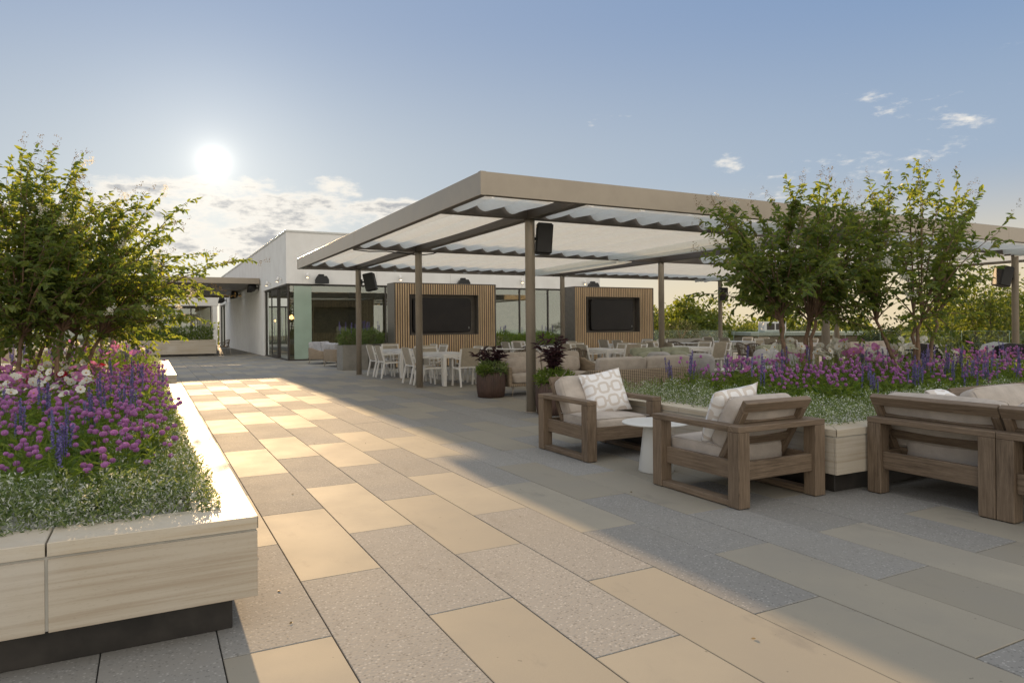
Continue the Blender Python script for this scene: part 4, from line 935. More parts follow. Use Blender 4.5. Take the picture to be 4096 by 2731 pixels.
for y, lab in ((38.46, 'nearest dark horn speaker on the white side wall'), (46.9, 'middle dark horn speaker on the white side wall'), (55.8, 'farthest dark horn speaker on the white side wall')):
    t = thing('horn_speaker', lab, 'speaker', (5.1, y, 3.48), 0, 'dark horn speakers on the side wall'); b = MB()
    prof = [(.05, 0), (.17, .06), (.27, .22), (.31, .40), (.29, .42)]; b.M = Matrix.Translation((-.12, 0, 0)) @ Euler((0, R(-78), 0)).to_matrix().to_4x4(); b.lathe(prof, n=24); b.build('horn', M['black'], t)
    b = MB(); b.tube([(-.14, 0, 0), (-.01, 0, .02)], .04, 8); b.bx(-.02, -.002, -.08, .08, -.12, .14, .004); b.build('bracket', M['dark'], t)
def spot(label, loc, rz):
    t = thing('wall_spotlight', label, 'spotlight', loc, rz, 'small white wall spotlights'); b = MB(); b.tube([(0, -.14, .11), (0, -.2, -.11)], .055, 14); o = b.build('lamp_head', M['white'], t)
    b = MB(); b.tube([(0, -.2005, -.1125), (0, -.2015, -.116)], .042, 14); b.build('lens', M['spot'], o); b = MB(); b.tube([(0, -.003, 0), (0, -.13, .02)], .02, 8); b.build('wall_mount', M['white'], t)
for x, lab in ((5.93, 'white wall spotlight nearest the building corner on the front'), (10.05, 'white wall spotlight above the edge of the first screen wall'), (16.3, 'white wall spotlight above the gap of glass'), (20.0, 'white wall spotlight next to the last front wall speaker')): spot(lab, (x, 30.2, 3.62), 0)
for y, lab in ((31.3, 'white spotlight on the side wall, first from the corner'), (34.4, 'white spotlight on the side wall above the glass door')): spot(lab, (5.1, y, 3.5), R(-90))
# ------------------------------------------------------------------ vegetation
def unit(a): return a/np.maximum(np.linalg.norm(a, axis=-1, keepdims=True), 1e-9)
def leaves(Pt, Dr, Ln, Wd, rs, curl=.15):
    """two-quad folded leaves; returns V, F"""
    n = len(Pt); Dr = unit(Dr); up = rs.normal(size=(n, 3))*.6+np.array([0, 0, 1.]); S = unit(np.cross(Dr, up)); N = np.cross(S, Dr)
    Ln = Ln[:, None]; Wd = Wd[:, None]/2; f = Wd*.35
    b = Pt; l1 = Pt+Dr*Ln*.3+S*Wd*.9+N*f; l2 = Pt+Dr*Ln*.68+S*Wd*.75+N*(f*.8-Ln*curl*.4); tip = Pt+Dr*Ln-N*Ln*curl; r2 = Pt+Dr*Ln*.68-S*Wd*.75+N*(f*.8-Ln*curl*.4); r1 = Pt+Dr*Ln*.3-S*Wd*.9+N*f
    V = np.stack([b, l1, l2, tip, r2, r1], 1).reshape(-1, 3); k = np.arange(n)*6
    F = np.concatenate([np.stack([k, k+3, k+2, k+1], 1), np.stack([k, k+5, k+4, k+3], 1)]); return V, F
def bez(a, c, b, n):
    t = np.linspace(0, 1, n)[:, None]; return (1-t)**2*a+2*t*(1-t)*c+t*t*b
def puffs(C_, r, cnt, size, rs):
    """little tetra-like seeds or florets round the centres"""
    C_ = np.repeat(C_, cnt, 0); n = len(C_); d = unit(rs.normal(size=(n, 3)))*r*rs.uniform(.2, 1, (n, 1))**.6; d[:, 2] *= 1.25; p = C_+d
    a = unit(rs.normal(size=(n, 3)))*size; q = unit(np.cross(a, rs.normal(size=(n, 3))))*size
    V = np.stack([p-a, p+q, p+a, p-q], 1).reshape(-1, 3); k = np.arange(n)*4; return V, np.stack([k, k+1, k+2, k+3], 1)
def myrtle(name_label, loc, seed, stems, targets, zc, rad, group, lsz=.088, long=.12, clear=.75, flower=.06, density=1.0):
    rs = np.random.RandomState(seed); t = thing('crape_myrtle', name_label, 'tree', loc, 0, group); tops = []
    for (sx_, sy_, lx, ly, h) in stems:
        b = MB(); m = 7; pts = [(sx_+lx*(k/m)**1.3+rs.normal()*.014, sy_+ly*(k/m)**1.3+rs.normal()*.014, h*k/m) for k in range(m+1)]
        b.tube(pts, [.036-.016*k/m+(.012 if k == 0 else 0) for k in range(m+1)], 9); b.build('trunk', M['bark'], t); tops.append(np.array(pts[-1]))
    bb = MB(); LP = []; LD = []; seeds = []; flw = []
    for k in range(targets):
        d = unit(rs.normal(size=3)); d[2] = abs(d[2])*1.0 if rs.rand() < .56 else -abs(d[2])*.85
        r_ = rs.uniform(.25, 1.0)**.5*(1+long*(rs.rand() < .22)*rs.uniform(.5, 2)); T = np.array([0, 0, zc])+d*np.array(rad)*r_
        s = tops[int(np.argmin([np.linalg.norm(T[:2]-q[:2])+rs.rand()*.3 for q in tops]))]
        dist = np.linalg.norm(T-s); c = s+(T-s)*.4+np.array([0, 0, dist*.20]); path = bez(s, c, T, 9)
        bb.tube([tuple(p) for p in path], list(np.linspace(.013, .0028, 9)), 5, False)
        L = dist; step = .105/density; nt = int(L*.78/step)
        for q in range(nt+1):
            u = .25+.75*q/max(1, nt); i = min(7, int(u*8)); p = path[i]+(path[i+1]-path[i])*(u*8-i); tan = unit(path[i+1]-path[i])
            out = unit(p-np.array([0, 0, zc-.5])); dr = unit(tan*.7+out*.5+rs.normal(size=3)*.6); ln = rs.uniform(.14, .36)*(1.15 if q == nt else 1)
            if q == nt: dr = unit(tan+rs.normal(size=3)*.2); ln = rs.uniform(.25, .45)
            e = p+dr*ln+np.array([0, 0, -.10*ln-.08*ln*rs.rand()]); cc = p+dr*ln*.55+np.array([0, 0, .08*ln]); tw = bez(p, cc, e, 5)
            bb.tube([tuple(z) for z in tw], [.003, .0025, .002, .0016, .001], 3, False)
            m = int(ln/.024)
            for j in range(m):
                w = (j+.6)/m; z = w*4; ii = min(3, int(z)); pp = tw[ii]+(tw[ii+1]-tw[ii])*(z-ii); tt = unit(tw[ii+1]-tw[ii]); side = unit(np.cross(tt, [0, 0, 1.])+rs.normal(size=3)*.35)*(1 if j % 2 else -1)
                LP.append(pp); LD.append(tt*.55+side*.8+np.array([0, 0, -.25])+rs.normal(size=3)*.25)
            if q == nt and T[2] > zc-.1*rad[2] and rs.rand() < .75: seeds.append((e, dr))
            elif rs.rand() < flower*.12 or (q == nt and rs.rand() < flower*2): flw.append((e, dr))
    bb.build('branches' if False else 'branch_work', M['bark'], t)
    LP = np.array(LP); LD = np.array(LD); n = len(LP); Ln = lsz*rs.uniform(.65, 1.25, n); V, F = leaves(LP, LD, Ln, Ln*rs.uniform(.42, .58, n), rs, .18); to = np.clip(rs.normal(.42, .27, n), 0, 1)
    raw_mesh('foliage', V, F, M['leaf'], t, np.concatenate([to, to]))
    if seeds:
        C_ = []
        for e, d in seeds:
            for q in range(9): C_.append(e+d*rs.uniform(-.02, .20)+unit(rs.normal(size=3))*rs.uniform(.01, .065))
        V, F = puffs(np.array(C_), .024, 6, .0062, rs); raw_mesh('sprays', V, F, M['seed'], t, rs.rand(len(F)))
    if flw:
        C_ = []
        for e, d in flw:
            for q in range(12): C_.append(e+d*rs.uniform(-.02, .14)+unit(rs.normal(size=3))*rs.uniform(.01, .055))
        V, F = puffs(np.array(C_), .03, 7, .0085, rs); raw_mesh('blossom', V, F, M['petal_w'], t, rs.rand(len(F)))
    return t
S0 = .47
GL, GR = 'crape myrtles in the sunny planters', 'crape myrtles in the flower planter under the pergola edge'
myrtle('tall crape myrtle with upright seed-tipped shoots at the picture edge, glowing in the sun', (-1.5, 10.55, S0), 11, [(-.17, .30, -.12, .1, .95), (.02, -.28, .1, -.02, .85), (.07, .55, .2, .2, .9), (-.2, -.1, -.2, 0, .9)], 112, 1.84, (1.30, 1.2, 1.45), GL, long=.2)
myrtle('spreading crape myrtle whose low branches reach out over the paving, backlit yellow', (-1.0, 10.75, S0), 12, [(-.05, -.5, .05, .1, .9), (-.1, .55, .2, .1, .85), (.05, .15, .35, 0, .8), (.0, 1.0, .2, .2, .9)], 140, 1.56, (1.80, 1.35, 1.22), GL, long=.12, flower=.12)
myrtle('crape myrtle in the farther sunny planter behind the spreading one', (-.95, 16.6, S0), 13, [(-.1, -.5, -.1, 0, .95), (.0, .2, .1, 0, .9), (.1, .8, .2, .1, .95)], 78, 1.65, (1.45, 1.45, 1.3), GL)
myrtle('broad crape myrtle with arching branches crossing the pergola fascia', (8.05, 6.75, S0), 21, [(-.30, -.1, -.15, 0, 1.0), (-.12, .05, -.05, .1, .95), (.05, -.12, .05, -.1, 1.0), (.22, .1, .2, .05, .95), (.32, .2, .35, .1, 1.0)], 118, 1.76, (1.50, 1.2, 1.08), GR, long=.16)
myrtle('open crape myrtle with seed heads standing against the sky, nearer the picture edge', (9.75, 6.15, S0), 22, [(-.22, .1, -.3, .1, .95), (-.05, -.1, -.1, -.05, .95), (.1, .08, .15, .05, 1.0), (.2, -.05, .3, 0, 1.0)], 62, 1.76, (1.2, 1.0, 1.2), GR, long=.2)

# --- bedding plants: build each kind once, copy it with its parts
def proto_globe(seed, nh=7, merged=False, h=.40):
    rs = np.random.RandomState(seed); t = thing('globe_amaranth', None, 'flower'); b = MB(); tips = []
    for k in range(nh):
        a = rs.rand()*6.28; r_ = rs.uniform(.02, .15); hh = h*rs.uniform(.7, 1.12); tip = (r_*math.cos(a), r_*math.sin(a), hh); tips.append(tip)
        b.t = .7; b.tube([(0, 0, 0), (tip[0]*.35, tip[1]*.35, hh*.5), tip], [.0025, .0022, .0016], 3, False)
    o = b.build('stem', M['green'], t)
    n = 64; P_ = np.zeros((n, 3)); a = rs.rand(n)*6.28; r_ = rs.uniform(0, .10, n); P_[:, 0] = np.cos(a)*r_; P_[:, 1] = np.sin(a)*r_; P_[:, 2] = rs.uniform(.0, .72, n)*h
    Dr = np.stack([np.cos(a)+rs.normal(size=n)*.4, np.sin(a)+rs.normal(size=n)*.4, rs.uniform(-.1, .9, n)], 1); Ln = rs.uniform(.05, .10, n); V, F = leaves(P_, Dr, Ln, Ln*.24, rs, .2); to = rs.rand(n); raw_mesh('foliage', V, F, M['green'], t, np.concatenate([to, to]))
    for k, tip in enumerate(tips):
        q = t if not merged else t
        c = HEAD.copy(); COL.objects.link(c); c.parent = t; c.location = tip; s = rs.uniform(1.0, 1.4); c.scale = (s, s, s*1.05); c.rotation_euler = (rs.normal()*.2, rs.normal()*.2, rs.rand()*6)
    return t
def globe_head():
    """clover-like ball of papery bracts"""
    V = []; F = []; T = []; n = 120; rs = np.random.RandomState(5); ga = math.pi*(3-math.sqrt(5))
    b = MB(); b.t = .35; b.lathe([(.003, -.012), (.0098, -.006), (.0115, 0), (.0098, .007), (.003, .0115)], n=9)
    for k in range(n):
        z = 1-2*(k+.5)/n; r_ = math.sqrt(1-z*z); d = Vector((r_*math.cos(ga*k), r_*math.sin(ga*k), z)); s = d.orthogonal().normalized(); w = d.cross(s)
        p = d*.0108; q = d*.0146+Vector((0, 0, .0012)); b.t = .25+.7*rs.rand()
        b.face([b.vert(p+s*.0022), b.vert(q), b.vert(p-s*.0022+w*.001)])
    return b
_h = globe_head().build('flower_head', M['globe']); HEAD = _h
def proto_salvia(seed, ns=5, h=.46):
    rs = np.random.RandomState(seed); t = thing('blue_salvia', None, 'flower'); b = MB(); spikes = []
    for k in range(ns):
        a = rs.rand()*6.28; r_ = rs.uniform(.01, .09); hh = h*rs.uniform(.75, 1.1); tip = (r_*math.cos(a), r_*math.sin(a), hh); spikes.append(tip); b.t = .3; b.tube([(0, 0, 0), (tip[0]*.6, tip[1]*.6, hh*.6), tip], [.003, .0025, .0015], 3, False)
    b.build('stem', M['green'], t)
    n = 44; a = rs.rand(n)*6.28; r_ = rs.uniform(0, .08, n); P_ = np.stack([np.cos(a)*r_, np.sin(a)*r_, rs.uniform(0, .6, n)*h], 1); Dr = np.stack([np.cos(a), np.sin(a), rs.uniform(0, .8, n)], 1); Ln = rs.uniform(.04, .08, n); V, F = leaves(P_, Dr, Ln, Ln*.28, rs); to = rs.rand(n); raw_mesh('foliage', V, F, M['green'], t, np.concatenate([to, to]))
    for tip in spikes:
        C_ = np.stack([np.zeros(16), np.zeros(16), np.linspace(-.15, .02, 16)], 1); V, F = puffs(C_, .010, 7, .0058, rs); o = raw_mesh('flower_spike', V, F, M['sage_b'], t, rs.rand(len(F))); o.location = tip
    return t
def proto_cosmos(seed, mat, nf=3, h=.5):
    rs = np.random.RandomState(seed); t = thing('cosmos', None, 'flower'); b = MB(); heads = []
    for k in range(nf):
        a = rs.rand()*6.28; r_ = rs.uniform(.04, .14); hh = h*rs.uniform(.72, 1.08); tip = (r_*math.cos(a), r_*math.sin(a), hh); heads.append((tip, a)); b.t = .8; b.tube([(0, 0, 0), (tip[0]*.3, tip[1]*.3, hh*.55), tip], [.0025, .002, .0014], 3, False)
    b.build('stem', M['green'], t)
    n = 110; a = rs.rand(n)*6.28; r_ = rs.uniform(0, .12, n); P_ = np.stack([np.cos(a)*r_, np.sin(a)*r_, rs.uniform(.0, .7, n)*h], 1); Dr = rs.normal(size=(n, 3))+np.array([0, 0, .7]); Ln = rs.uniform(.05, .11, n); V, F = leaves(P_, Dr, Ln, Ln*.05, rs); to = .5+.5*rs.rand(n); raw_mesh('foliage', V, F, M['green'], t, np.concatenate([to, to]))
    for tip, a in heads:
        f = MB(); Rm = Euler((rs.uniform(.3, 1.25), 0, rs.rand()*6.28)).to_matrix(); m = 8; cup = rs.uniform(.008, .02); S = rs.uniform(.9, 1.2)
        for k in range(m):
            th = 2*math.pi*k/m; f.t = rs.rand(); d = Vector((math.cos(th), math.sin(th), 0)); s = Vector((-math.sin(th), math.cos(th), 0)); z = Vector((0, 0, 1)); w = rs.normal()*.003
            pts = [d*.005, d*.022+s*.011+z*cup*.5, d*.039+s*.014+z*(cup+w), d*.044+z*(cup*.9), d*.039-s*.014+z*(cup-w), d*.022-s*.011+z*cup*.5]
            f.face([f.vert(Rm @ (p*S)) for p in (pts[0], pts[1], pts[2], pts[3])], None, True); f.face([f.vert(Rm @ (p*S)) for p in (pts[0], pts[3], pts[4], pts[5])], None, True)
        o = f.build('flower_head', M[mat], t); o.location = tip
        e = MB(); e.M = Rm.to_4x4(); e.lathe([(.004, .002), (.008, .006), (.005, .011), (.001, .012)], n=8); e.build('flower_eye', M['yolk'], o)
    return t
PROTO = dict(globe=[proto_globe(k) for k in (31, 32, 33, 34)], salvia=[proto_salvia(k) for k in (41, 42, 43)], white=[proto_cosmos(k, 'petal_w') for k in (51, 52, 53)], pink=[proto_cosmos(k, 'petal_p') for k in (61, 62, 63)], crimson=[proto_cosmos(71, 'petal_r', 2, .4)])
HEAD.hide_render = False; bpy.data.objects.remove(HEAD)
fresh = {id(p): p for ps in PROTO.values() for p in ps}
def plant(kind, x, y, bed, z=S0-.02, sc=1.0, hs=1.0):
    p = rnd.choice(PROTO[kind]); o = p if id(p) in fresh else copy_tree(p); fresh.pop(id(p), None)
    o.location = (x, y, z); s = sc*rnd.uniform(.88, 1.12); o.scale = (s, s, s*hs); o.rotation_euler = (rnd.gauss(0, .05), rnd.gauss(0, .05), rnd.random()*6.28)
    nm = dict(globe='purple globe amaranth', salvia='blue salvia with upright spikes', white='white cosmos', pink='pink cosmos', crimson='deep crimson cosmos')[kind]
    o['label'] = f'{nm} in the {bed}'; o['group'] = f'{nm} of the {bed}'; return o
def scatter(x0, x1, y0, y1, d, ok=None):
    ny = int((y1-y0)/d); nx = int((x1-x0)/d)
    for j in range(ny):
        for i in range(nx):
            x, y = x0+(i+.5+.45*(j % 2)+rnd.uniform(-.38, .38))*d, y0+(j+.5+rnd.uniform(-.38, .38))*d
            if ok is None or ok(x, y): yield x, y
visL = lambda x, y: x > -.158*y-.18
B1, B2, B3 = 'near sunny planter', 'farther sunny planter', 'planter behind the teak seats'
for x, y in scatter(-2.3, .06, 4.0, 12.0, .235, visL):
    r_ = rnd.random(); edge = x > -.62+.02*(y-4)
    if y < 5.5 or edge: plant('globe' if r_ < .84 else 'salvia', x, y, B1, hs=.80+.05*min(4, max(0, y-4.0)))
    elif y < 7.0: plant('globe' if r_ < .62 else 'salvia' if r_ < .80 else 'pink' if r_ < .92 else 'crimson' if r_ < .95 else 'white', x, y, B1)
    else: plant('pink' if r_ < .34 else 'white' if r_ < .60 else 'crimson' if r_ < .65 else 'globe', x, y, B1, sc=.92)
for x, y in scatter(-2.3, .0, 14.8, 20.9, .42, visL): plant(rnd.choice(['globe', 'pink', 'white', 'globe', 'salvia']), x, y, B2, sc=1.25)
def bed3(x, y): return True
for x, y in scatter(5.6, 14.2, 4.5, 7.05, .30):
    if x < 6.0 and y < 4.9: continue
    r_ = rnd.random(); far = y-4.5
    if 7.2 < x < 11 and far > 1.5 and r_ < .62: plant('white' if rnd.random() < .72 else 'pink', x, y, B3, sc=1.22)
    else: plant('globe' if r_ < .76 else 'salvia' if r_ < .99 else 'pink', x, y, B3, sc=1.06, hs=.88+.22*min(1, far/1.5))
# --- ground cover and underplanting: nobody could count these
def frost(label, zones, n, seed, hbase=.5):
    rs = np.random.RandomState(seed); A = np.array([(z[1]-z[0])*(z[3]-z[2])*z[4] for z in zones]); A = A/A.sum(); Ps = []
    for z, w in zip(zones, A):
        m = int(n*w); x = rs.uniform(z[0], z[1], m); y = rs.uniform(z[2], z[3], m)
        hgt = .155+.065*np.sin(x*7.3+y*3.1)*np.cos(y*6.1-x*2)+.055*np.sin(x*15+1)*np.sin(y*13)+.02*np.sin(x*37)*np.sin(y*33)
        kp = (np.sin(x*11.3+y*2.1+seed)*np.sin(y*10.1-x*1.7)+.9*rs.rand(m)) > -.30; x, y, hgt = x[kp], y[kp], hgt[kp]; m = len(x)
        ex = np.minimum.reduce([x-z[0], z[1]-x, y-z[2], z[3]-y])/.14; hgt = np.maximum(hgt*np.clip(ex+.35, .15, 1), .02)
        Ps.append(np.stack([x, y, hbase-.04+(hgt+.03)*rs.uniform(.03, 1.15, m)**.6], 1))
    P_ = np.concatenate(Ps); m = len(P_); Dr = rs.normal(size=(m, 3))+np.array([0, 0, .75]); wh = rs.rand(m) < .42; Ln = np.where(wh, rs.uniform(.013, .024, m), rs.uniform(.02, .042, m))
    V, F = leaves(P_, Dr, Ln, Ln*np.where(wh, .38, .30), rs); to = rs.rand(m); o = raw_mesh('ground_cover', V, F, [M['silver'], M['frost']], None, np.concatenate([to, to]), np.concatenate([wh, wh]).astype('i')); return tag(o, label, 'ground cover', None, 'stuff')
frost('silvery white frost spurge edging the near sunny planter', [(-1.1, .30, 3.55, 4.22, 1.2), (-.28, .26, 4.1, 6.6, .9), (-.18, .24, 6.5, 11.95, .45)], 36000, 81)
frost('frost spurge edging the farther sunny planter', [(-.55, .26, 14.7, 21, 1)], 9000, 82)
frost('silvery white frost spurge edging the planter behind the teak seats', [(5.02, 5.85, 3.9, 7.15, 1.1), (5.8, 12, 3.92, 4.72, .8)], 40000, 83)
def under(label, x0, x1, y0, y1, n, seed, ok=None, h=.22, sz=(.06, .13)):
    rs = np.random.RandomState(seed); x = rs.uniform(x0, x1, n); y = rs.uniform(y0, y1, n)
    if ok: k = np.array([ok(a, b) for a, b in zip(x, y)]); x, y = x[k], y[k]
    m = len(x); P_ = np.stack([x, y, S0-.03+rs.uniform(0, h, m)], 1); Dr = rs.normal(size=(m, 3))*.7+np.array([0, 0, .9]); Ln = rs.uniform(*sz, m); V, F = leaves(P_, Dr, Ln, Ln*.14, rs, .25); to = rs.rand(m); return tag(raw_mesh('undergrowth', V, F, M['green'], None, np.concatenate([to, to])), label, 'greenery', None, 'stuff')
under('feathery green growth between the flowers of the near sunny planter', -2.4, .05, 4.3, 12.0, 11000, 91, visL)
under('feathery green growth in the farther sunny planter', -2.4, .1, 14.7, 21, 5000, 92, visL)
under('feathery green growth between the flowers behind the teak seats', 5.6, 14.2, 4.6, 7.15, 15000, 93)
under('low greenery filling the long shaded planter', -1.3, 2.9, 38.5, 39.45, 3500, 94, None, .75, (.1, .22)).location.z = .28
# --- shrubs in boxes and pots
def bush(name, label, loc, rx, ry, h, n, lsz, mat, seed, spikes=0, group=None, wr=.4, droop=.0, up=.5):
    rs = np.random.RandomState(seed); t = thing(name, label, 'plant', loc, 0, group); b = MB()
    for k in range(9): a = rs.rand()*6.28; r_ = rs.uniform(.2, .8); b.tube([(0, 0, -.05), (.4*rx*r_*math.cos(a), .4*ry*r_*math.sin(a), h*.45), (rx*r_*math.cos(a), ry*r_*math.sin(a), h*rs.uniform(.7, .95))], [.007, .005, .002], 4, False)
    b.build('stem', M['bark'], t)
    d = unit(rs.normal(size=(n, 3))); r_ = rs.uniform(.35, 1, n)**.5*(1+.16*np.sin(d[:, 0]*7+seed)*np.cos(d[:, 1]*6)); P_ = d*np.array([rx, ry, h*.55])*r_[:, None]; P_[:, 2] += h*.45; P_[:, 2] = np.maximum(P_[:, 2], -droop); Dr = d*.8+rs.normal(size=(n, 3))*.5+np.array([0, 0, up]); Ln = lsz*rs.uniform(.6, 1.3, n); V, F = leaves(P_, Dr, Ln, Ln*wr, rs, .22); to = np.clip(rs.normal(.5, .3, n), 0, 1); raw_mesh('foliage', V, F, M[mat], t, np.concatenate([to, to]))
    if spikes:
        for k in range(spikes):
            x, y = rs.uniform(-rx*.8, rx*.8), rs.uniform(-ry*.7, ry*.7); z = h*rs.uniform(.95, 1.25); lx, ly = rs.normal()*.05, rs.normal()*.05
            c = MB(); c.tube([(x, y, h*.5), (x+lx, y+ly, z+.1)], .004, 4); st = c.build('flower_stalk', M['green'], t)
            C_ = np.stack([np.full(12, x+lx*.8), np.full(12, y+ly*.8), np.linspace(z-.14, z+.12, 12)], 1); V, F = puffs(C_, .018, 7, .011, rs); raw_mesh('flower_spike', V, F, M['sage_b'], st, rs.rand(len(F)))
    return t
for k, (bx_, lab, mt, sp) in enumerate(zip(BOX, ('feathery green shrub with violet spikes in the tall grey box by the first post', 'feathery green shrub with violet spikes against the side of the first screen wall', 'green shrub in the box beside the first screen wall, between both walls', 'green shrub in the box next to the second screen wall', 'dark spreading shrub in the pale box at the railing corner', 'dark spreading shrub in the box past the second screen wall'), ('silver', 'silver', 'green', 'green', 'pine', 'pine'), (9, 8, 7, 8, 0, 0))):
    x0, x1, y0, y1, h = bx_; bush('planter_shrub', lab, ((x0+x1)/2, (y0+y1)/2, h-.10), (x1-x0)*.60, (y1-y0)*.62, .62 if k < 4 else 1.0, 2600, .085, mt, 200+k, sp, 'shrubs in the planter boxes', .22, .06)
def plum(label, loc, seed, h, r):
    rs = np.random.RandomState(seed); t = thing('plum_leaved_plant', label, 'plant', loc, 0, 'plum leaved plants in ribbed pots'); b = MB(); LP = []; LD = []
    for k in range(11):
        a = rs.rand()*6.28; q = rs.uniform(.15, 1); e = np.array([r*q*math.cos(a), r*q*math.sin(a), h*rs.uniform(.6, 1)]); path = bez(np.zeros(3), np.array([e[0]*.3, e[1]*.3, e[2]*.7]), e, 7); b.tube([tuple(p) for p in path], list(np.linspace(.008, .003, 7)), 5, False)
        for j in range(26):
            u = .3+.7*j/25; i = min(5, int(u*6)); p = path[i]+(path[i+1]-path[i])*(u*6-i); an = rs.rand()*6.28; LP.append(p); LD.append(np.array([math.cos(an), math.sin(an), rs.uniform(-.3, .6)])+unit(path[i+1]-path[i])*.35)
    b.build('stem', M['plum'], t); LP = np.array(LP); n = len(LP); Ln = rs.uniform(.09, .17, n); V, F = leaves(LP, np.array(LD), Ln, Ln*.27, rs, .3); to = rs.rand(n); raw_mesh('foliage', V, F, M['plum'], t, np.concatenate([to, to]))
plum('dark plum leaved plant bushing from the clear-standing ribbed pot', (5.93, 12.25, .44), 5, .55, .36); plum('taller plum leaved plant arching in front of the wicker loveseat', (5.62, 9.35, .44), 6, .80, .38)
bush('pot_filler', 'variegated trailing greenery spilling over the clear-standing ribbed pot', (5.93, 12.2, .44), .30, .30, .26, 900, .07, 'silver', 301, 0, 'trailing greenery in ribbed pots', .4, .10)
bush('pot_filler', 'ferny bright green filler at the base of the taller plum plant', (5.60, 9.3, .44), .30, .30, .26, 1300, .075, 'green', 302, 0, 'trailing greenery in ribbed pots', .18, .12)
bush('pot_filler', 'ferny green tuft hanging on the walkway side of the clear-standing ribbed pot', (5.74, 12.1, .46), .16, .16, .16, 500, .07, 'green', 303, 0, 'trailing greenery in ribbed pots', .18, .14)

# ------------------------------------------------------------------ beyond the terrace
def big_tree(name, label, x, y, top, rr, mat, seed, n=5200, lsz=.30, group='trees beyond the railing', base=-7.):
    rs = np.random.RandomState(seed); t = thing(name, label, 'tree', (x, y, base), 0, group); H = top-base; b = MB(); hz = H-rr*1.75
    b.tube([(0, 0, 0), (rs.normal()*.15, rs.normal()*.15, hz*.6), (0, 0, hz+rr*.8)], [.34, .27, .12], 8); b.build('trunk', M['bark_d'], t); LB = []; bb = MB()
    for k in range(34):
        d = unit(rs.normal(size=3)); d[2] = d[2]*.9; c = np.array([0, 0, H-rr*1.02])+d*np.array([rr*.78, rr*.78, rr*.80])*rs.uniform(.55, 1.08); LB.append((c, rr*rs.uniform(.20, .40))); s = np.array([0, 0, hz*rs.uniform(.55, 1)])
        bb.tube([tuple(p) for p in bez(s, (s+c)/2+np.array([0, 0, -.2]), c, 5)], list(np.linspace(.10, .02, 5)), 5, False)
    bb.build('limb', M['bark_d'], t); P_ = []; Dr = []
    for c, r_ in LB:
        m = n//34; d = unit(rs.normal(size=(m, 3))); q = rs.uniform(.25, 1.0, (m, 1))**.55*(1+.25*rs.normal(size=(m, 1))*.5); P_.append(c+d*r_*q*np.array([1.15, 1.15, .8])); Dr.append(d+rs.normal(size=(m, 3))*.7+np.array([0, 0, -.1]))
    P_ = np.concatenate(P_); Dr = np.concatenate(Dr); m = len(P_); Ln = lsz*rs.uniform(.5, 1.3, m); V, F = leaves(P_, Dr, Ln, Ln*.62, rs, .2); to = np.clip(rs.normal(.45, .3, m), 0, 1); raw_mesh('crown', V, F, M[mat], t, np.concatenate([to, to])); return t
TREES = [('sunlit yellow green broad tree just beyond the railing at the picture edge', 45.2, 23.7, 5.2, 5.3, 'oak_y'), ('tall tree behind the sunlit yellow green one', 58.2, 28.3, 5.6, 5.4, 'oak'), ('dark rounded tree beside the sunlit yellow green one', 54.8, 33.4, 2.6, 4.6, 'oak'), ('dark tree seen between the trunks of the open myrtle', 56.9, 38.0, 2.2, 4.2, 'pine'), ('dark tree behind the open myrtle, next to the post', 55.8, 42.2, 2.4, 4.2, 'oak'), ('dark tree behind the broad myrtle, close to the brick building', 59.9, 47.7, 1.9, 4.0, 'pine'), ('yellowing tree standing over the railing between two posts', 43.4, 47.3, 4.5, 3.6, 'oak_y'), ('green tree directly beyond the second screen wall edge', 44.3, 51.9, 3.9, 3.9, 'oak'), ('tree rising behind the brick building, first of two', 54, 53, 2.9, 4.2, 'oak'), ('tree rising behind the brick building, second of two', 59.2, 53.7, 2.6, 4.0, 'oak_y'), ('distant tree seen through the broad myrtle crown', 66.2, 55.6, 2.3, 4.0, 'oak'), ('distant dark tree hugging the second screen wall', 52, 63, 3.8, 4.2, 'pine'), ('smaller tree in front of the sunlit yellow green one, by the railing', 45.5, 26.9, 1.9, 3.4, 'oak'), ('distant tree beyond the sunny railing at the picture edge', -11, 73, 3.2, 4.5, 'oak'), ('distant tree beyond the sunny railing behind the stools', -9.5, 84, 2.6, 4.5, 'pine'), ('distant tree beyond the sunny railing, nearest of them', -11.2, 62, 3.3, 4.0, 'oak')]
for k, (lab, x, y, top, rr, mt) in enumerate(TREES): big_tree('broadleaf_tree' if mt != 'pine' else 'pine_tree', lab, x, y, top, rr, mt, 400+k, n=12000 if k < 2 else 7500, lsz=.24 if k < 2 else .34)
rs = np.random.RandomState(77); n = 34000; th = rs.uniform(-.6, 1.95, n); rd = rs.uniform(120, 150, n); hh = 8.6+1.5*np.sin(th*31)+1.2*np.sin(th*67+1)+.8*np.sin(th*141); P_ = np.stack([np.sin(th)*rd, np.cos(th)*rd, -7+hh*rs.uniform(0, 1.05, n)**.6], 1); Ln = rs.uniform(.5, 1.2, n); V, F = leaves(P_, rs.normal(size=(n, 3)), Ln, Ln*.8, rs); to = np.clip(rs.normal(.45, .3, n), 0, 1)
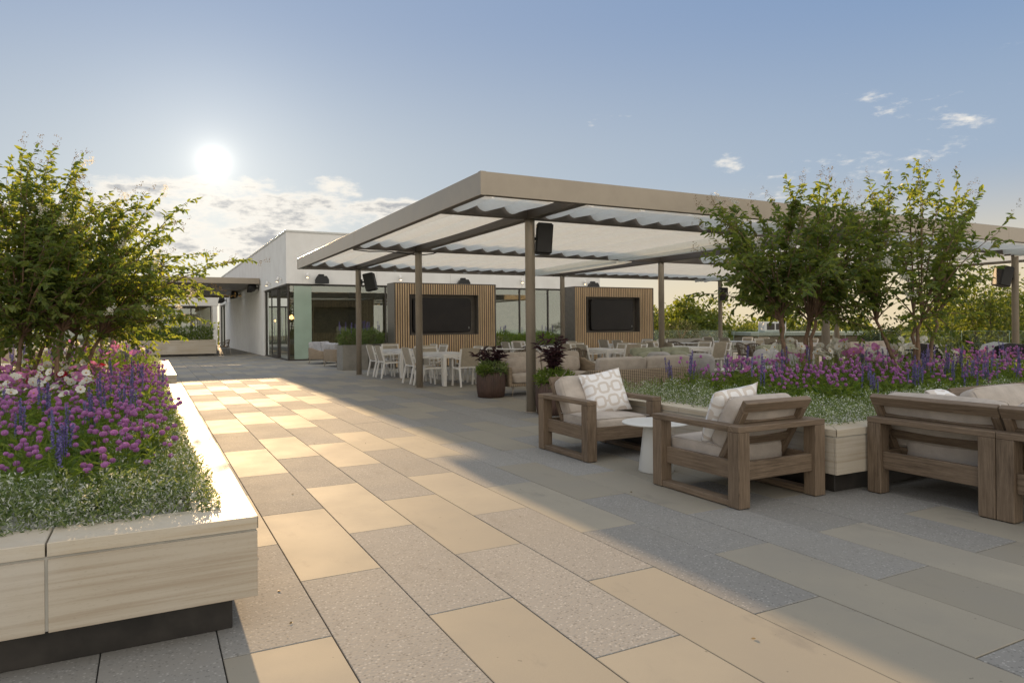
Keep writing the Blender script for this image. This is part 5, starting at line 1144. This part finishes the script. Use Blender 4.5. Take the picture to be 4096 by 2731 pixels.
tag(raw_mesh('woods', V, F, M['oak'], None, np.concatenate([to, to])), 'far wood closing the horizon', 'woods', None, 'stuff')
t = thing('brick_building', 'low brick building with a flat roof and a rooftop unit beyond the railing', 'building', (46, 39, -7), R(-32)); b = MB(); b.bx(-4, 4, -3, 3, 0, 7.45, .02); b.build('wall', M['brick'], t); b = MB(); b.bx(-4.15, 4.15, -3.15, 3.15, 7.452, 7.72, .02); rf = b.build('roof', M['roof'], t)
b = MB(); b.bx(-2.6, -.9, -1.2, .6, 7.73, 8.55, .03); u = b.build('rooftop_unit', M['lacquer'], rf); b = MB(); b.bx(-2.4, -1.8, -1.23, -1.205, 7.9, 8.4, .01); b.bx(-1.7, -1.1, -1.23, -1.205, 7.9, 8.4, .01); b.build('vent_grille', M['dark'], rf)
t = thing('utility_pole', 'thin utility pole with a bent lamp arm above the sunny myrtles', 'pole', (1.02, 78.5, -7)); b = MB(); b.tube([(0, 0, 0), (0, 0, 8.2+7)], [.22, .16], 10); b.build('pole', M['dark'], t); b = MB(); b.tube([(0, 0, 8.2+5.2), (2.2, 0, 8.2+5.9), (3.0, 0, 8.2+6.0), (3.05, 0, 8.2+4.0), (2.9, 0, 8.2+3.2)], .08, 7); b.build('arm', M['dark'], t); b = MB(); b.beam((-1.6, 0, 8.2+4.1), (0, 0, 8.2+4.1), .12, .12); b.build('cross_arm', M['dark'], t)

# dry leaves and grit blown over the paving
rs = np.random.RandomState(99); n = 120; x = rs.uniform(.5, 12, n); y = rs.uniform(2, 18, n); k = rs.rand(n) < .35; x = np.where(k, .48+rs.exponential(.12, n), x); Ln = rs.uniform(.008, .024, n)
Dr = rs.normal(size=(n, 3)); Dr[:, 2] = rs.uniform(0, .25, n); V, F = leaves(np.stack([x, y, np.full(n, .004)], 1), Dr, Ln, Ln*.5, rs); to = rs.rand(n); tag(raw_mesh('leaf_litter', V, F, M['seed'], None, np.concatenate([to, to])), 'dry leaves blown over the paving', 'leaf litter', None, 'stuff')

for p in list(fresh.values()):
    for c in list(p.children_recursive) + [p]: bpy.data.objects.remove(c)
